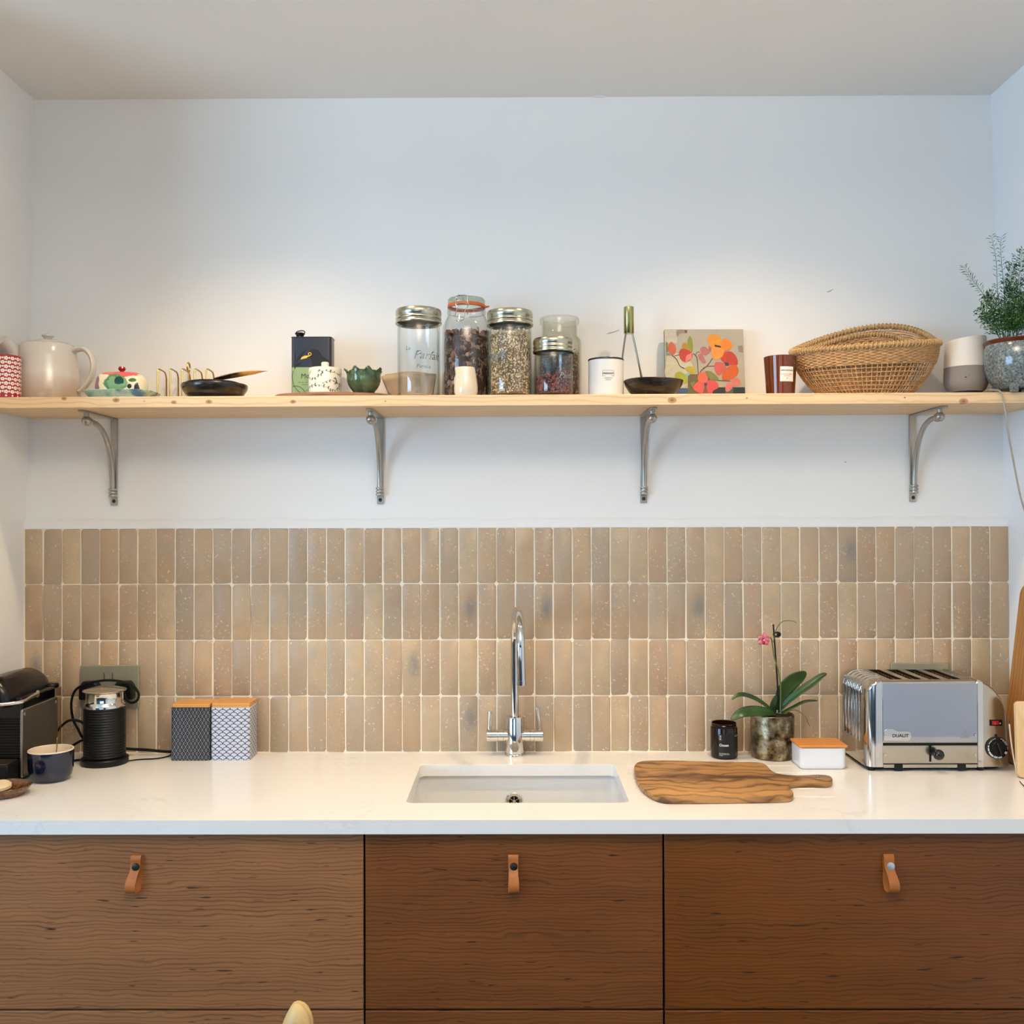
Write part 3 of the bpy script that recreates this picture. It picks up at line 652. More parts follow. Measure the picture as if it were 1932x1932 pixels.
# dark bowl with a second dish nested in it, and the horn scoop
m_bz = NT('bronze_black_glaze'); n = m_bz.noise(m_bz.coord((1, 1, 5)), 25, 4); m_bz.set(base=m_bz.ramp(n, [(.35, lin((22, 17, 14))), (.7, lin((70, 58, 46)))]), rough=.22, metal=.25, spec=.6); m_bz = m_bz.m
Y = 2.518; b = at_shelf(405, Y); r = rad(124, Y-.03); hh = hgt(716, Y-.08, b.z)
def bowl(name, b, r, hh, rb, mat, parent=None, n=56, wob=0.0, th=.004, deep=False):
    prof = [(0, .0005), (rb, .0005), (rb+(r-rb)*(.55 if not deep else .62), hh*(.35 if not deep else .30)), (r*(.955 if not deep else .975), hh*(.72 if not deep else .66)), (r, hh*(.965 if not deep else .86)), (r-.001, hh), (r-th, hh-.002), (r*.90, hh*.72), (rb*.95, hh*.35), (0, hh*.2)]
    mb = MB(); mb.lathe(prof, n)
    if wob: mb.v = [(x, y, z+wob*math.sin(2*math.atan2(y, x)+.6)*(z/hh)) for x, y, z in mb.v]
    return mb.obj(name, mat, parent, loc=b)
o = bowl('black_bowl', b, r, hh, .053, m_bz, deep=True); tag(o, 'black glazed bowl in front of the toast rack, holding the horn scoop', 'bowl')
o = bowl('small_dish', b+Vector((-.004, 0, .0125)), r*.80, hh-.0125+.006, .035, M('brown_black_glaze', (60, 44, 40), .15, spec=.7), th=.003); tag(o, 'small dark dish nested inside the black bowl', 'dish')
b0 = P(404, 716, 2.50); b1 = P(505, 700, 2.50)
hm = NT('blonde_and_dark_horn'); sx_ = hm.N('ShaderNodeSeparateXYZ', {0: hm.coord()}).outputs[0]; n = hm.noise(hm.coord((1, 3, 6)), 18, 3)
hm.set(base=hm.ramp(hm.math('ADD', hm.math('MULTIPLY', sx_, 7.0), hm.math('MULTIPLY', hm.math('SUBTRACT', n, .5), .5)), [(.15, lin((24, 16, 10))), (.36, lin((52, 34, 16))), (.52, lin((196, 140, 50))), (.78, lin((214, 158, 66))), (1.0, lin((120, 76, 24)))]), rough=.16, spec=.6); hm = hm.m
mb = MB(); L = b1.x-b0.x; ring = []
for i in range(19):
    u = i/18; wv = .0125*math.sin(PI*min(1, .10+u*.9))**.7*(1 if u < .75 else (1-((u-.75)/.25)**1.5)) + .0006; zc = (b1.z-b0.z)*u + .003*math.sin(PI*u) + .006*u*(1-u)
    cup = .010*math.sin(PI*min(1, u*1.05))
    ring.append([Vector((L*u, wv*1.25*math.cos(a), zc+wv*.62*math.sin(a)-(cup*.35 if math.sin(a) > 0.3 else 0))) for a in [2*PI*j/14 for j in range(14)]])
mb.rings(ring, True, True, True); o = mb.obj('horn_scoop', hm, loc=b0); tag(o, 'golden and dark horn scoop resting in the black bowl, pointing right', 'scoop')

# oval board tray and what stands on it
Y = 2.565; b = at_shelf(633, Y); rx = rad(233, Y-.01); th_ = hgt(738.5, Y-.08, b.z)
m_tray = wood('walnut_tray', (150, 110, 82), (106, 72, 50), 'X', freq=420, wav=.02, fine=.5, rough=.45)
mb = MB(); rg = []
for s, z in ((.93, 0), (.985, .002), (1.0, th_*.5), (.992, th_*.8), (.965, th_)):
    rg.append([Vector((x, y, z)) for x, y in superell(rx*s, .088*(s if s > .97 else s*.97), 2.3, 64)])
mb.rings(rg, True, True, True); o = mb.obj('oval_board', m_tray, loc=b); tag(o, 'thin oval walnut board lying on the shelf under the oil tin', 'board')
ztray = b.z+th_
# oil tin
Y = 2.60; x0, x1 = P(549, 700, Y-.025).x, P(625, 700, Y-.025).x; bx = (x0+x1)/2; hw = (x1-x0)/2; hh = P(966, 634, Y-.025).z-ztray; D = .026
t = thing('oil_tin', 'black and green oil tin printed with a blackbird', 'tin', (bx, Y, ztray))
m_navy = M('charcoal_navy_lacquer', (44, 48, 58), .28); m_sage = M('sage_green_print', (138, 160, 112), .4); m_ink = M('black_ink', (12, 12, 14), .4)
mb = MB(); rg = []
for s, z in ((-.0015, 0), (0, .001), (0, hh-.002), (.0012, hh-.0012), (.0012, hh), (-.002, hh)):
    rg.append([Vector((x, y, z)) for x, y in rrect(-hw-s*1, hw+s*1, -D-s, D+s, .009, 5)])
mb.rings(rg, True, True, True); mb.obj('body', m_navy, t)
cxp = P(566, 630, Y).x-bx; mb = MB(); mb.lathe([(.0105, hh), (.0105, hh+.004), (.009, hh+.006), (.0105, hh+.008), (.0108, hh+.013), (.008, hh+.0155), (0, hh+.016)], 24, c=(cxp, 0, 0))
mb.tube(spline([(cxp-.012, 0, hh+.013), (cxp-.008, 0, hh+.018), (cxp, 0, hh+.0205), (cxp+.009, 0, hh+.0205), (cxp+.0125, 0, hh+.017), (cxp+.010, 0, hh+.012)], 5), .0014, 8); mb.lathe([(.0125, hh+.011), (.0135, hh+.012), (.0125, hh+.0135)], 24, c=(cxp, 0, 0)); mb.obj('cap', m_black, t)
sx_px = (x1-x0)/76.0
def tf(d): # crop pixel (7.43 scale, origin 500,600) -> face point
    return lambda u, v: ((500+u/7.43-587)*sx_px, -D-d, (738-(600+v/7.43))*sx_px)
hw2 = hw-.0085
mb = MB(); mb.add([(-hw2, -D-.0003, 0.001), (hw2, -D-.0003, .001), (hw2, -D-.0003, hh*.49), (-hw2, -D-.0003, hh*.49)], [(0, 1, 2, 3)])
mb.rings([[Vector((-hw+.0085-(.0085+.0002)*math.sin(a), -D+.0085-(.0088)*math.cos(a), z)) for a in [PI/2*i/6 for i in range(7)]] for z in (.001, hh*.49)], closed=False)
mb.rings([[Vector((hw-.0085+(.0085+.0002)*math.sin(a), -D+.0085-(.0088)*math.cos(a), z)) for a in [PI/2*i/6 for i in range(7)]] for z in (.001, hh*.49)], closed=False)
mb.obj('green_label', m_sage, t)
mb = MB(); f1 = tf(.0006)
bird = [(600, 420), (625, 380), (670, 362), (730, 368), (775, 400), (800, 450), (850, 490), (900, 520), (905, 655), (672, 655), (660, 560), (650, 505), (630, 480), (598, 462)]
poly(mb, bird, f1)
for a_ in ([(415, 570), (470, 470), (520, 400), (600, 358), (540, 430), (470, 510)], [(415, 620), (440, 560), (520, 540), (470, 590)], [(420, 430), (435, 430), (430, 510), (415, 560)], [(420, 640), (400, 560), (412, 560), (432, 630)]): poly(mb, a_, f1)
v, f = text_polys('Mo', .0172, 'LEFT', .0); ox, oy, oz = tf(0)(505, 765); mb.add([(ox+x, -D-.0006, oz+z) for x, z in v], f)
for (u, w_) in ((508, 5), (528, 5), (540, 5), (556, 6)): mb.add([f1(u-8, 765), f1(u+8, 765), f1(u+8, 768.5), f1(u-8, 768.5)], [(0, 1, 2, 3)]) if u in (508, 556) else None
for (a_, b_, y_) in ((470, 510, 826), (520, 545, 826), (552, 560, 826), (570, 600, 826), (525, 560, 856), (566, 600, 856), (575, 600, 940), (575, 598, 786)):
    n_ = int((b_-a_)/6)
    for q in range(n_): poly(mb, [(a_+q*6, y_+4), (a_+q*6, y_-4), (a_+q*6+3.5, y_-4), (a_+q*6+3.5, y_+4)], f1)
mb.obj('black_print', m_ink, t)
mb = MB(); poly(mb, [(497, 506), (520, 470), (560, 452), (600, 450), (638, 458), (600, 468), (590, 484), (540, 496)], tf(.0008)); 
pts = blob(630, 428, 24, 24, 20); pi_ = blob(630, 428, 15, 15, 20); mb.add([tf(.0009)(*p) for p in pts+pi_], [(i, (i+1) % 20, 20+(i+1) % 20, 20+i) for i in range(20)])
mb.obj('beak_and_eye', M('beak_yellow', (236, 184, 50), .4), t)
mb = MB()
for pts in ([(395, 665), (385, 740), (392, 820), (412, 880)], [(385, 885), (420, 878), (480, 885), (540, 930), (590, 1015)], [(410, 880), (470, 950), (530, 990), (590, 1012)]):
    strip(mb, [(p.x, p.y) for p in spline([(a_, b_, 0) for a_, b_ in pts], 6)], 9, tf(.0007))
mb.obj('olive_stem_print', M('olive_print', (74, 84, 44), .4), t)

# white ceramic bottle with green sprigs
Y = 2.535; x = P(613.5, 715, Y).x; R = rad(62, Y); hh = P(966, 691, Y-R*.6).z-ztray
t = thing('ceramic_bottle', 'squat cream ceramic bottle painted with green sprigs, standing before the oil tin', 'bottle', (x, Y, ztray))
m_cream = M('cream_glaze', (232, 222, 202), .14, spec=.6)
mb = MB(); mb.lathe([(0, 0), (R-.002, 0), (R, .002), (R, hh-.004), (R-.001, hh-.001), (R-.004, hh), (.012, hh+.001), (.0085, hh+.002), (.0085, hh+.004)], 48); mb.obj('body', m_cream, t)
mb = MB(); mb.lathe([(.0085, hh+.003), (.0098, hh+.0045), (.0100, hh+.0135), (.0085, hh+.0158), (0, hh+.0162)], 24); mb.obj('stopper', M('cream_stopper', (226, 216, 198), .2), t)
mb = MB(); fn = cylmap(R, .0003); rr_ = random.Random(5)
for (a_, b_, c_) in (((-.062, .052), (-.03, .035), (.0, .048)), ((-.055, .012), (-.02, .020), (.018, .012)), ((.0, .024), (.028, .032), (.06, .018)), ((-.012, .055), (.02, .054), (.055, .048)), ((.018, .006), (.04, .010), (.065, .03)), ((-.07, .03), (-.055, .04), (-.035, .058)), ((.03, .04), (.038, .03), (.03, .022))):
    cur = [(p.x, p.y) for p in spline([(*a_, 0), (*b_, 0), (*c_, 0)], 7)]
    strip(mb, cur, .0006, fn)
    for i in range(1, len(cur), 2):
        for s_ in (-1, 1):
            if rr_.random() < .8:
                an = rr_.uniform(.6, 1.3)*s_; l = rr_.uniform(.0016, .0034)
                poly(mb, blob(cur[i][0]+math.cos(an)*l, min(hh-.004, max(.003, cur[i][1]+math.sin(an)*l)), l, l*.45, 8, an), fn)
mb.obj('sprig_print', M('dark_green_paint', (44, 70, 54), .3), t)

# leaf cup
Y = 2.545; x = P(686.5, 715, Y).x
gm = NT('majolica_green_glaze'); n = gm.noise(gm.coord(), 40, 3); gm.set(base=gm.ramp(n, [(.3, lin((30, 48, 24))), (.7, lin((92, 116, 78)))]), rough=.10, spec=.7); gm = gm.m
hh = P(966, 693, Y).z-ztray; t = thing('leaf_cup', 'small green glazed cup shaped like overlapping leaves', 'cup', (x, Y, ztray))
mb = MB(); rg = []
for v_, r in ((0, .019), (.05, .0215), (.12, .0225), (.25, .030), (.4, .0355), (.6, .0385), (.78, .0385), (.88, .0380), (.86, .0350), (.4, .031), (.15, .018)):
    rg.append([Vector((r*math.cos(a), r*math.sin(a), hh*v_)) for a in [2*PI*j/40 for j in range(40)]])
mb.rings(rg, True, True, True); mb.obj('cup_body', gm, t)
def petal(mb, a0, wd, tip, rr_, lean):
    n_, m_ = 9, 10; g_ = []
    for i in range(n_):
        v_ = i/(n_-1); row = []
        wv = wd*(.55+.45*math.sin(PI*min(.5, .1+.6*v_))) if v_ < .8 else wd*(.62 if v_ < .95 else .30)
        rad_ = [.0215, .027, .034, .0385, .0408, .0415, .0412, .0415, .0435+lean][i]
        for j in range(m_):
            u = (j/(m_-1)-.5)*2; an = a0+u*wv; rib = .0012*(1-abs(u))**2 + .0006*math.cos(18*(v_*1.0-abs(u)*.5))
            row.append(Vector(((rad_+rib)*math.cos(an), (rad_+rib)*math.sin(an), tip*hh*(v_**.92)*(1-.09*u*u*v_**4))))
        g_.append(row)
    mb.rings(g_, closed=False)
for i, (a0, tip, ln) in enumerate(((-1.95, 1.0, .0), (-1.15, .99, .001), (-.35, .97, .005), (.5, .94, .004), (1.4, .95, .003), (2.3, .94, .003), (3.1, .99, .007), (-2.7, .9, .003))):
    mb = MB(); petal(mb, a0, .50, tip, 0, ln); mb.obj('leaf', gm, t, solid=.0026)

# paper coffee filters
m_paper = M('kraft_paper', (178, 158, 132), .85, var=.05, vs=30)
Y = 2.62; b = at_shelf(779, Y); k = Y/F
for i, (xl_, xr_, bl_, br_, pyt, sy, dy, lb) in enumerate(((720, 824, 741, 812, 708, .012, -.012, 'brown paper coffee filter standing in front of its twin, seen through the tall empty jar'), (724, 822, 744, 812, 700, .012, .028, 'brown paper coffee filter standing behind its twin, its edge showing above'))):
    t_c = ((xl_+xr_)/2-779)*k; b_c = ((bl_+br_)/2-779)*k; rt_ = (xr_-xl_)/2*k; rb_ = (br_-bl_)/2*k; hh = hgt(pyt, Y, b.z)
    mb = MB(); rg = []
    for q in range(7):
        v_ = q/6; rx_ = rb_+(rt_-rb_)*v_; ry_ = .004+sy*v_; cc = b_c+(t_c-b_c)*v_
        rg.append([Vector((cc+rx_*math.cos(a), ry_*math.sin(a)+(.0004*math.sin(14*a) if v_ > .1 else 0), hh*v_-(.004*abs(math.cos(a))**3*v_)+.002*math.sin(a*3)*v_)) for a in [2*PI*j/56 for j in range(56)]])
    mb.rings(rg, True); o = mb.obj('coffee_filter', m_paper, loc=b+Vector((0, dy, 0)), solid=.0012); tag(o, lb, 'coffee filter', 'paper coffee filters')

# ---- jars
m_lid = M('gold_tinned_lid', (188, 184, 162), .24, 1.0, var=.06, vs=30); m_lidin = M('lid_inside', (120, 112, 92), .4, .8)
def bits(seed, n, R, h0, h1, size, mats, parent, name, flat=.45, slope=0.0, curl=False, core=None):
    """loose pieces packed against the glass, with a dark core behind them"""
    r_ = random.Random(seed); mb = MB()
    top = lambda a, x, y: h1+slope*x+.003*math.sin(5*a)+.002*math.sin(9*a+1)
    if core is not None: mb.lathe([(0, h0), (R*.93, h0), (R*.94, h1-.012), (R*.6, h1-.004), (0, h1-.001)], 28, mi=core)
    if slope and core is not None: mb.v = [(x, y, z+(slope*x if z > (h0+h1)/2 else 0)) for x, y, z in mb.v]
    for i in range(n):
        a = r_.uniform(0, 2*PI); onTop = r_.random() < .16
        rr__ = (R*math.sqrt(r_.random())*.92) if onTop else R*r_.uniform(.93, .97)
        x, y = rr__*math.cos(a), rr__*math.sin(a); z = top(a, x, y)-r_.uniform(0, .006) if onTop else h0+size*.4+(top(a, x, y)-h0)*r_.random()
        Mx = Matrix.Translation((x, y, z)) @ Euler((r_.uniform(0, 6), r_.uniform(0, 6), r_.uniform(0, 6))).to_matrix().to_4x4()
        s_ = size*r_.uniform(.7, 1.3); mi = r_.randrange(len(mats)-(1 if core is not None else 0))
        if curl:
            w_, c_ = s_*1.5, r_.uniform(.4, 1.3); g_ = []
            for q in range(5):
                t_ = (q/4-.5)*c_*2; g_.append([Mx @ Vector((w_*math.sin(t_)*.8, yy*s_*r_.uniform(.5, 1.1), w_*(math.cos(t_)-1)*.9+r_.uniform(-.1, .1)*s_)) for yy in (-1, 0, 1)])
            mb.rings(g_, closed=False, mi=mi)
        else:
            f_ = s_*flat; p_ = [Vector((s_, 0, 0)), Vector((0, s_*.75, 0)), Vector((-s_, 0, 0)), Vector((0, -s_*.75, 0)), Vector((0, 0, f_)), Vector((0, 0, -f_))]
            mb.add([Mx @ q for q in p_], [(0, 1, 4), (1, 2, 4), (2, 3, 4), (3, 0, 4), (1, 0, 5), (2, 1, 5), (3, 2, 5), (0, 3, 5)], mi)
    for k_, (x, y, z) in enumerate(mb.v):
        q = math.hypot(x, y)
        if q > R*.985: mb.v[k_] = (x*R*.985/q, y*R*.985/q, max(z, h0))
        elif z < h0: mb.v[k_] = (x, y, h0)
    o = mb.obj(name, mats, parent); o['kind'] = 'stuff'; return o
def screw_lid(t, R, z0, z1):
    mb = MB(); d = z1-z0
    pr = [(R*.90, z0+d*.12), (R*.985, z0), (R*1.0, z0+d*.05), (R*1.0, z0+d*.13), (R*.965, z0+d*.19), (R*.955, z0+d*.26), (R*.985, z0+d*.32), (R*.985, z0+d*.42), (R*.955, z0+d*.48), (R*.965, z0+d*.56), (R*.985, z0+d*.62), (R*.985, z0+d*.78), (R*.97, z0+d*.93), (R*.94, z1), (R*.89, z1-.0005), (R*.88, z1-.002), (0, z1-.002)]
    mb.lathe(pr, 64); ld = mb.obj('lid', m_lid, t, angle=50)
    mb = MB(); mb.lathe([(0, z0+d*.30), (R*.84, z0+d*.30), (R*.86, z0+d*.15)], 48); mb.obj('sealing_disc', m_lidin, ld)
def jar(px0, px1, pyt, pyl, bx0, bx1, Y, label, words, embs=1.0, woff=0.0):
    b = at_shelf((bx0+bx1)/2, Y); R = rad(bx1-bx0, Y); RL = rad(px1-px0, Y); zt_ = hgt(pyt, Y-RL*.8, b.z); zl = hgt(pyl, Y-RL, b.z)
    t = thing('storage_jar', label, 'jar', b, group='screw top storage jars')
    mb = MB(); mb.lathe([(R*.70, .004), (R*.80, .001), (R*.90, .001), (R*.985, .007), (R, .018), (R, zl-.016), (R*.985, zl-.006), (R*.93, zl+.001), (R*.93, zl+.010)], 64)
    gl = mb.obj('glass_body', m_glass, t)
    mb = MB(); mb.lathe([(0, .009), (R*.60, .0075), (R*.84, .006), (R*.93, .012), (R*.945, .022), (R*.945, zl-.018), (R*.90, zl-.002)], 64); mb.obj('inner_wall', m_glass, gl)
    screw_lid(t, RL, zl, zt_)
    if words:
        mb = MB(); fn = cylmap(R, .0006, woff)
        for (s, x, z, sz, sh) in words:
            v, f = text_polys(s, sz, 'CENTER', 0.01); v = [(a+c*sh, c) for a, c in v]; add2d(mb, v, f, fn, x, z)
        mb.obj('embossed_lettering', M('embossed_glass', (150, 158, 154), .08, .55, spec=1.0), gl)
    return t, R, b, zl
t1, R1, b1_, zl1 = jar(746, 834, 577, 603, 750, 830, 2.525, 'tall empty glass storage jar with a gold lid, leftmost of the jars', [('Le', -.052, .118, .014, .2), ('Parfait', -.0, .095, .030, .35), ('Familia', -.012, .072, .0135, .25)], woff=.55)
t3, R3, b3, zl3 = jar(918.5, 1006.5, 581, 607, 922, 1003, 2.525, 'tall glass storage jar filled to the top with pale rolled flakes', [('Parfait', .0, .095, .030, .35)], woff=-1.0)
t4, R4, b4, zl4 = jar(1005, 1083.5, 635, 660, 1008, 1081, 2.515, 'short glass storage jar part filled with dark red pieces', [('Parfait', .0, .045, .020, .35)], woff=.75)
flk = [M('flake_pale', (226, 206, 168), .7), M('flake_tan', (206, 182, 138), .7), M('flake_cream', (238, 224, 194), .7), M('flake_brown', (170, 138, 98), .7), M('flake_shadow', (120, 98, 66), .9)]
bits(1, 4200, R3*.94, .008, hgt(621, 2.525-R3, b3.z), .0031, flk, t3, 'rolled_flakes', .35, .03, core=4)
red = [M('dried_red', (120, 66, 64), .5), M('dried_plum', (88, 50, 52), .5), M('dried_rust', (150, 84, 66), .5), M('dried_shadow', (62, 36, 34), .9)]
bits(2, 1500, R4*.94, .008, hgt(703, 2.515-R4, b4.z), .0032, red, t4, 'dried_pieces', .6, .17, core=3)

# clip-top jar
Y = 2.575; b = at_shelf(880.5, Y); R = rad(91, Y); RL = rad(71, Y)
t = thing('clip_top_jar', 'clip top glass jar with an orange seal, full of brown dried pieces', 'jar', b)
z = lambda py: hgt(py, Y-.03, b.z)
mb = MB(); zs_ = z(616)
mb.lathe([(R*.7, .004), (R*.8, .001), (R*.92, .001), (R*.985, .008), (R, .02), (R, zs_-.012), (R*.97, zs_+.006), (R*.90, z(604)), (R*.80, z(594)), (RL*.98, z(588)), (RL*.98, z(584)), (RL*1.02, z(583)), (RL*1.02, z(580)), (RL*.95, z(579)), (RL*.95, z(576))], 64)
gl = mb.obj('glass_body', m_glass, t)
mb = MB(); mb.lathe([(0, .009), (R*.6, .0075), (R*.86, .007), (R*.945, .02), (R*.945, zs_-.012), (R*.86, z(603)), (RL*.92, z(590)), (RL*.90, z(577))], 64); mb.obj('inner_wall', m_glass, gl)
mb = MB(); mb.lathe([(RL*.9, z(577)), (RL*1.0, z(577)), (RL*1.02, z(575)), (RL*1.0, z(570.5)), (RL*.92, z(570.5))], 56)
xt = RL*.95; mb.tube([(xt, 0, z(573.5)), (xt+.006, 0, z(574)), (xt+.0135, -.002, z(573.2))], [.0035, .0030, .0016], 8, flat=.5); mb.obj('rubber_seal', M('orange_rubber', (206, 104, 48), .5), t)
mb = MB(); mb.lathe([(RL*.97, z(570.5)), (RL*.985, z(567)), (RL*.985, z(562)), (RL*.93, z(559.5)), (RL*.8, z(559)), (0, z(559.5))], 56); mb.obj('glass_lid', thin_glass('lid_glass', (.84, .86, .80), (.45, .5, .42), 1.2), t)
m_wire = M('bright_wire', (196, 196, 190), .16, 1.0)
mb = MB(); yf = -RL-.004
W_ = lambda px, py, dy=0: (P(px, py, Y-RL).x-b.x, yf+dy, z(py))
mb.tube(spline([W_(864, 559, .01), W_(861, 563), W_(861.5, 570), W_(860, 577), W_(862, 583), W_(861, 590), W_(859, 598), W_(859.5, 607), W_(867, 608), W_(874, 606.5), W_(876, 600), W_(877, 592), W_(879, 586), W_(884, 578), W_(882, 572), W_(882, 564), W_(878, 559, .01), W_(864, 559, .01)], 5), .0012, 7)
mb.tube([(math.cos(a)*RL*1.03, math.sin(a)*RL*1.03, z(586)) for a in [2*PI*i/40 for i in range(40)]], .001, 6, closed=True)
mb.tube(spline([W_(862, 577), W_(868, 575), W_(878, 576), W_(884, 578)], 4), .0012, 7)
mb.tube(spline([(-RL*.3, yf, z(556+5)), (-RL*.2, -.02, z(556)), (-.01, .02, z(556)), (0, RL, z(562)), (0, RL*1.05, z(580))], 5), .0011, 7); mb.obj('wire_clip', m_wire, t)
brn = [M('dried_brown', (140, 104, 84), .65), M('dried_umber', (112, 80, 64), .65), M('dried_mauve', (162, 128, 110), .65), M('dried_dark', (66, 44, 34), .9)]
bits(4, 620, R*.945, .008, z(626), .0072, brn, t, 'dried_curls', curl=True, core=3)

# cream jug
Y = 2.475; b = at_shelf(879, Y); r = rad(44, Y)
m_jug = M('speckled_cream_glaze', (228, 212, 184), .13, var=.03, vs=200, spec=.6); hh = hgt(691, Y-.02, b.z)
t = thing('cream_jug', 'tiny cream coloured jug standing in front of the clip top jar', 'jug', b)
mb = MB(); rg = []
for q, z_ in ((.80, 0), (.90, .001), (1.0, .010), (1.01, .022), (.96, .038), (.87, .055), (.80, hh-.004), (.79, hh-.001), (.76, hh), (.73, hh-.003), (.8, .05), (.9, .02), (.5, .006)):
    rg.append([Vector((r*q*math.cos(a)-(.0055*max(0, math.cos(a-PI+.25))**14 if z_ > .055 and q > .75 else 0), r*q*math.sin(a), z_+(.001*max(0, math.cos(a-PI))**8 if z_ > .055 else 0))) for a in [2*PI*j/48 for j in range(48)]])
mb.rings(rg, True, True, True); mb.obj('body', m_jug, t)
mb = MB(); mb.tube(spline([(-r*.5, r*.7, hh*.8), (-r*.9, r*1.2, hh*.78), (-r*1.0, r*1.2, hh*.5), (-r*.75, r*.8, hh*.3)], 5), .0028, 8); mb.obj('handle', m_jug, t)

# clear jar behind
Y = 2.635; b = at_shelf(1056, Y); RN = rad(66, Y); RR = rad(74, Y); RB = rad(82, Y); z = lambda py: hgt(py, Y, b.z)
t = thing('clear_jar', 'clear wide necked jar of brown grain behind the short jar', 'jar', b)
m_cl = thin_glass('clear_plastic', (.93, .93, .89), (.62, .62, .55), 1.6)
mb = MB(); mb.lathe([(0, .002), (RB*.9, .001), (RB, .008), (RB, z(648)), (RB*.97, z(642)), (RN*1.02, z(636)), (RN, z(632)), (RN, z(613)), (RR, z(611)), (RR*1.01, z(604)), (RR*.97, z(601)), (RN*.94, z(603)), (RN*.94, z(634)), (RB*.93, z(645)), (RB*.94, .012)], 56); mb.obj('body', m_cl, t)
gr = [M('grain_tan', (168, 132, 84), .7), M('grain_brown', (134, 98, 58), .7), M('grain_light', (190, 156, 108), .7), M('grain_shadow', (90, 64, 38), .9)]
bits(6, 1300, RB*.93, .008, z(664), .0026, gr, t, 'grain', .5, core=3)

# white enamel canister with lettering
Y = 2.525; b = at_shelf(1143.5, Y); R = rad(66.5, Y); hh = hgt(674, Y-R*.9, b.z)
t = thing('enamel_canister', 'white canister with a black rim and small black lettering', 'canister', b)
mb = MB(); mb.lathe([(0, 0), (R-.002, 0), (R, .0015), (R, hh-.004), (R-.002, hh-.004), (R-.003, .003), (0, .003)], 64); mb.obj('body', M('white_enamel', (226, 222, 214), .13, spec=.6), t)
mb = MB(); mb.lathe([(R-.0025, hh-.005), (R+.0006, hh-.0045), (R+.0010, hh-.0018), (R, hh), (R-.002, hh-.0005)], 64); mb.obj('rim', M('black_enamel_rim', (44, 36, 34), .2), t)
mb = MB(); fn = cylmap(R, .0003, .04); kx = R/33.25; z = lambda py: (745-py)*Y/F
L_, R_, T_, B_ = -.0145, .0145, z(697.5), z(707.5)
for a_ in ([(L_, T_), (L_/3, T_), (R_/3, T_), (R_, T_)], [(L_, B_), (L_*.45, B_)], [(R_*.45, B_), (R_, B_)], [(L_, B_), (L_, T_)], [(R_, B_), (R_, T_)]): strip(mb, a_, .0007, fn)
for (s, zz, sz, bo) in (('FREIGHT', 704.4, .0062, .02), ('HHG.', 708.6, .0022, 0), ('HANDMADE IN', 712.3, .0027, .01), ('ENGLAND', 715.6, .0027, .01)):
    if s == 'HHG.': continue
    v, f = text_polys(s, sz, 'CENTER', bo); v = [(x*1.12, y) for x, y in v]; add2d(mb, v, f, fn, 0, z(zz))
mb.obj('lettering', m_ink, t)

# brass handled tongs
Y = 2.60; b = at_shelf(1187, Y); k = Y/F; z = lambda py: hgt(py, Y, b.z)
t = thing('tongs', 'steel tongs with a brass cylinder handle, standing upright on the shelf', 'tongs', b)
m_br2 = M('satin_brass', (172, 160, 104), .25, 1.0)
mb = MB(); r = 9.5*k; mb.lathe([(0, z(630)), (r-.0006, z(630)), (r, z(630)+.0008), (r, z(580)-.001), (r-.001, z(580)), (0, z(580)+.0005)], 32); mb.obj('handle', m_br2, t)
for pts in ([(-5.5, 628), (-9, 650), (-13, 680), (-16, 715), (-15, 746)], [(6, 628), (12, 655), (18, 685), (24, 715), (30, 746)]):
    pp = spline([Vector((x*k, 0, z(py))) for x, py in pts], 5); n_ = len(pp)
    mb = MB(); mb.tube(pp, [.0026+.0035*max(0, (i/n_-.6)/.4) for i in range(n_)], 10, up=(0, 1, 0), flat=.9); mb.v = [(x, y, max(z_, .0003)) for x, y, z_ in mb.v]; mb.obj('arm', M('satin_steel', (150, 140, 118), .3, 1.0), t)

# shallow dark bowl
Y = 2.525; b = at_shelf(1233, Y); r = rad(113, Y-.02)
o = bowl('dark_bowl', b, r, hgt(711, Y-.08, b.z), .046, m_bz, wob=.0012, th=.0035); tag(o, 'shallow dark brown glazed bowl in front of the painting', 'bowl')

# painting
Y = 2.645; b = at_shelf(1330, Y); k = Y/F; x0, x1 = (1255.5-1330)*k, (1405-1330)*k; wd = x1-x0; hh = hgt(624, Y+.02, b.z)
t = thing('canvas_painting', 'small unframed canvas painted with orange and coral flowers', 'painting', (b.x, Y, b.z)); lean = .022; al = math.atan(lean/hh)
Mt = Matrix.Rotation(-al, 4, 'X')
mb = MB(); mb.box(x0, x1, -.009, .009, .002, hh+.001, M=Mt); mb.obj('canvas', M('canvas_ground', (166, 156, 138), .8, var=.05, vs=25, bump=.3, bs=900), t, bevel=.001)
lay = [0]
pal = {}; mats = []
def pc(c):
    if c not in pal: pal[c] = len(mats); mats.append(M('paint', tuple(x*.88 for x in c), .6, var=.10, vs=70))
    return pal[c]
mb = MB()
def pf(d): return lambda u, v: tuple(Mt @ Vector((x0+(u-165)/1000*wd, -.0092-d, (945-v)/790*hh)))
def pp_(pts, c):
    lay[0] += .00003; n0 = [Vector((a_, b_, 0)) for a_, b_ in pts]
    cl = n0+[n0[0]]; sm = [n0[0].lerp(n0[0], 0)]
    out = []
    for i in range(len(n0)):
        a_, b_, c_, d_ = n0[i-1], n0[i], n0[(i+1) % len(n0)], n0[(i+2) % len(n0)]
        out.append(b_)
        out.append((b_+c_)*.5625-(a_+d_)*.0625)
    poly(mb, [(p.x, p.y) for p in (out if len(pts) > 4 else n0)], pf(lay[0]), pc(c))
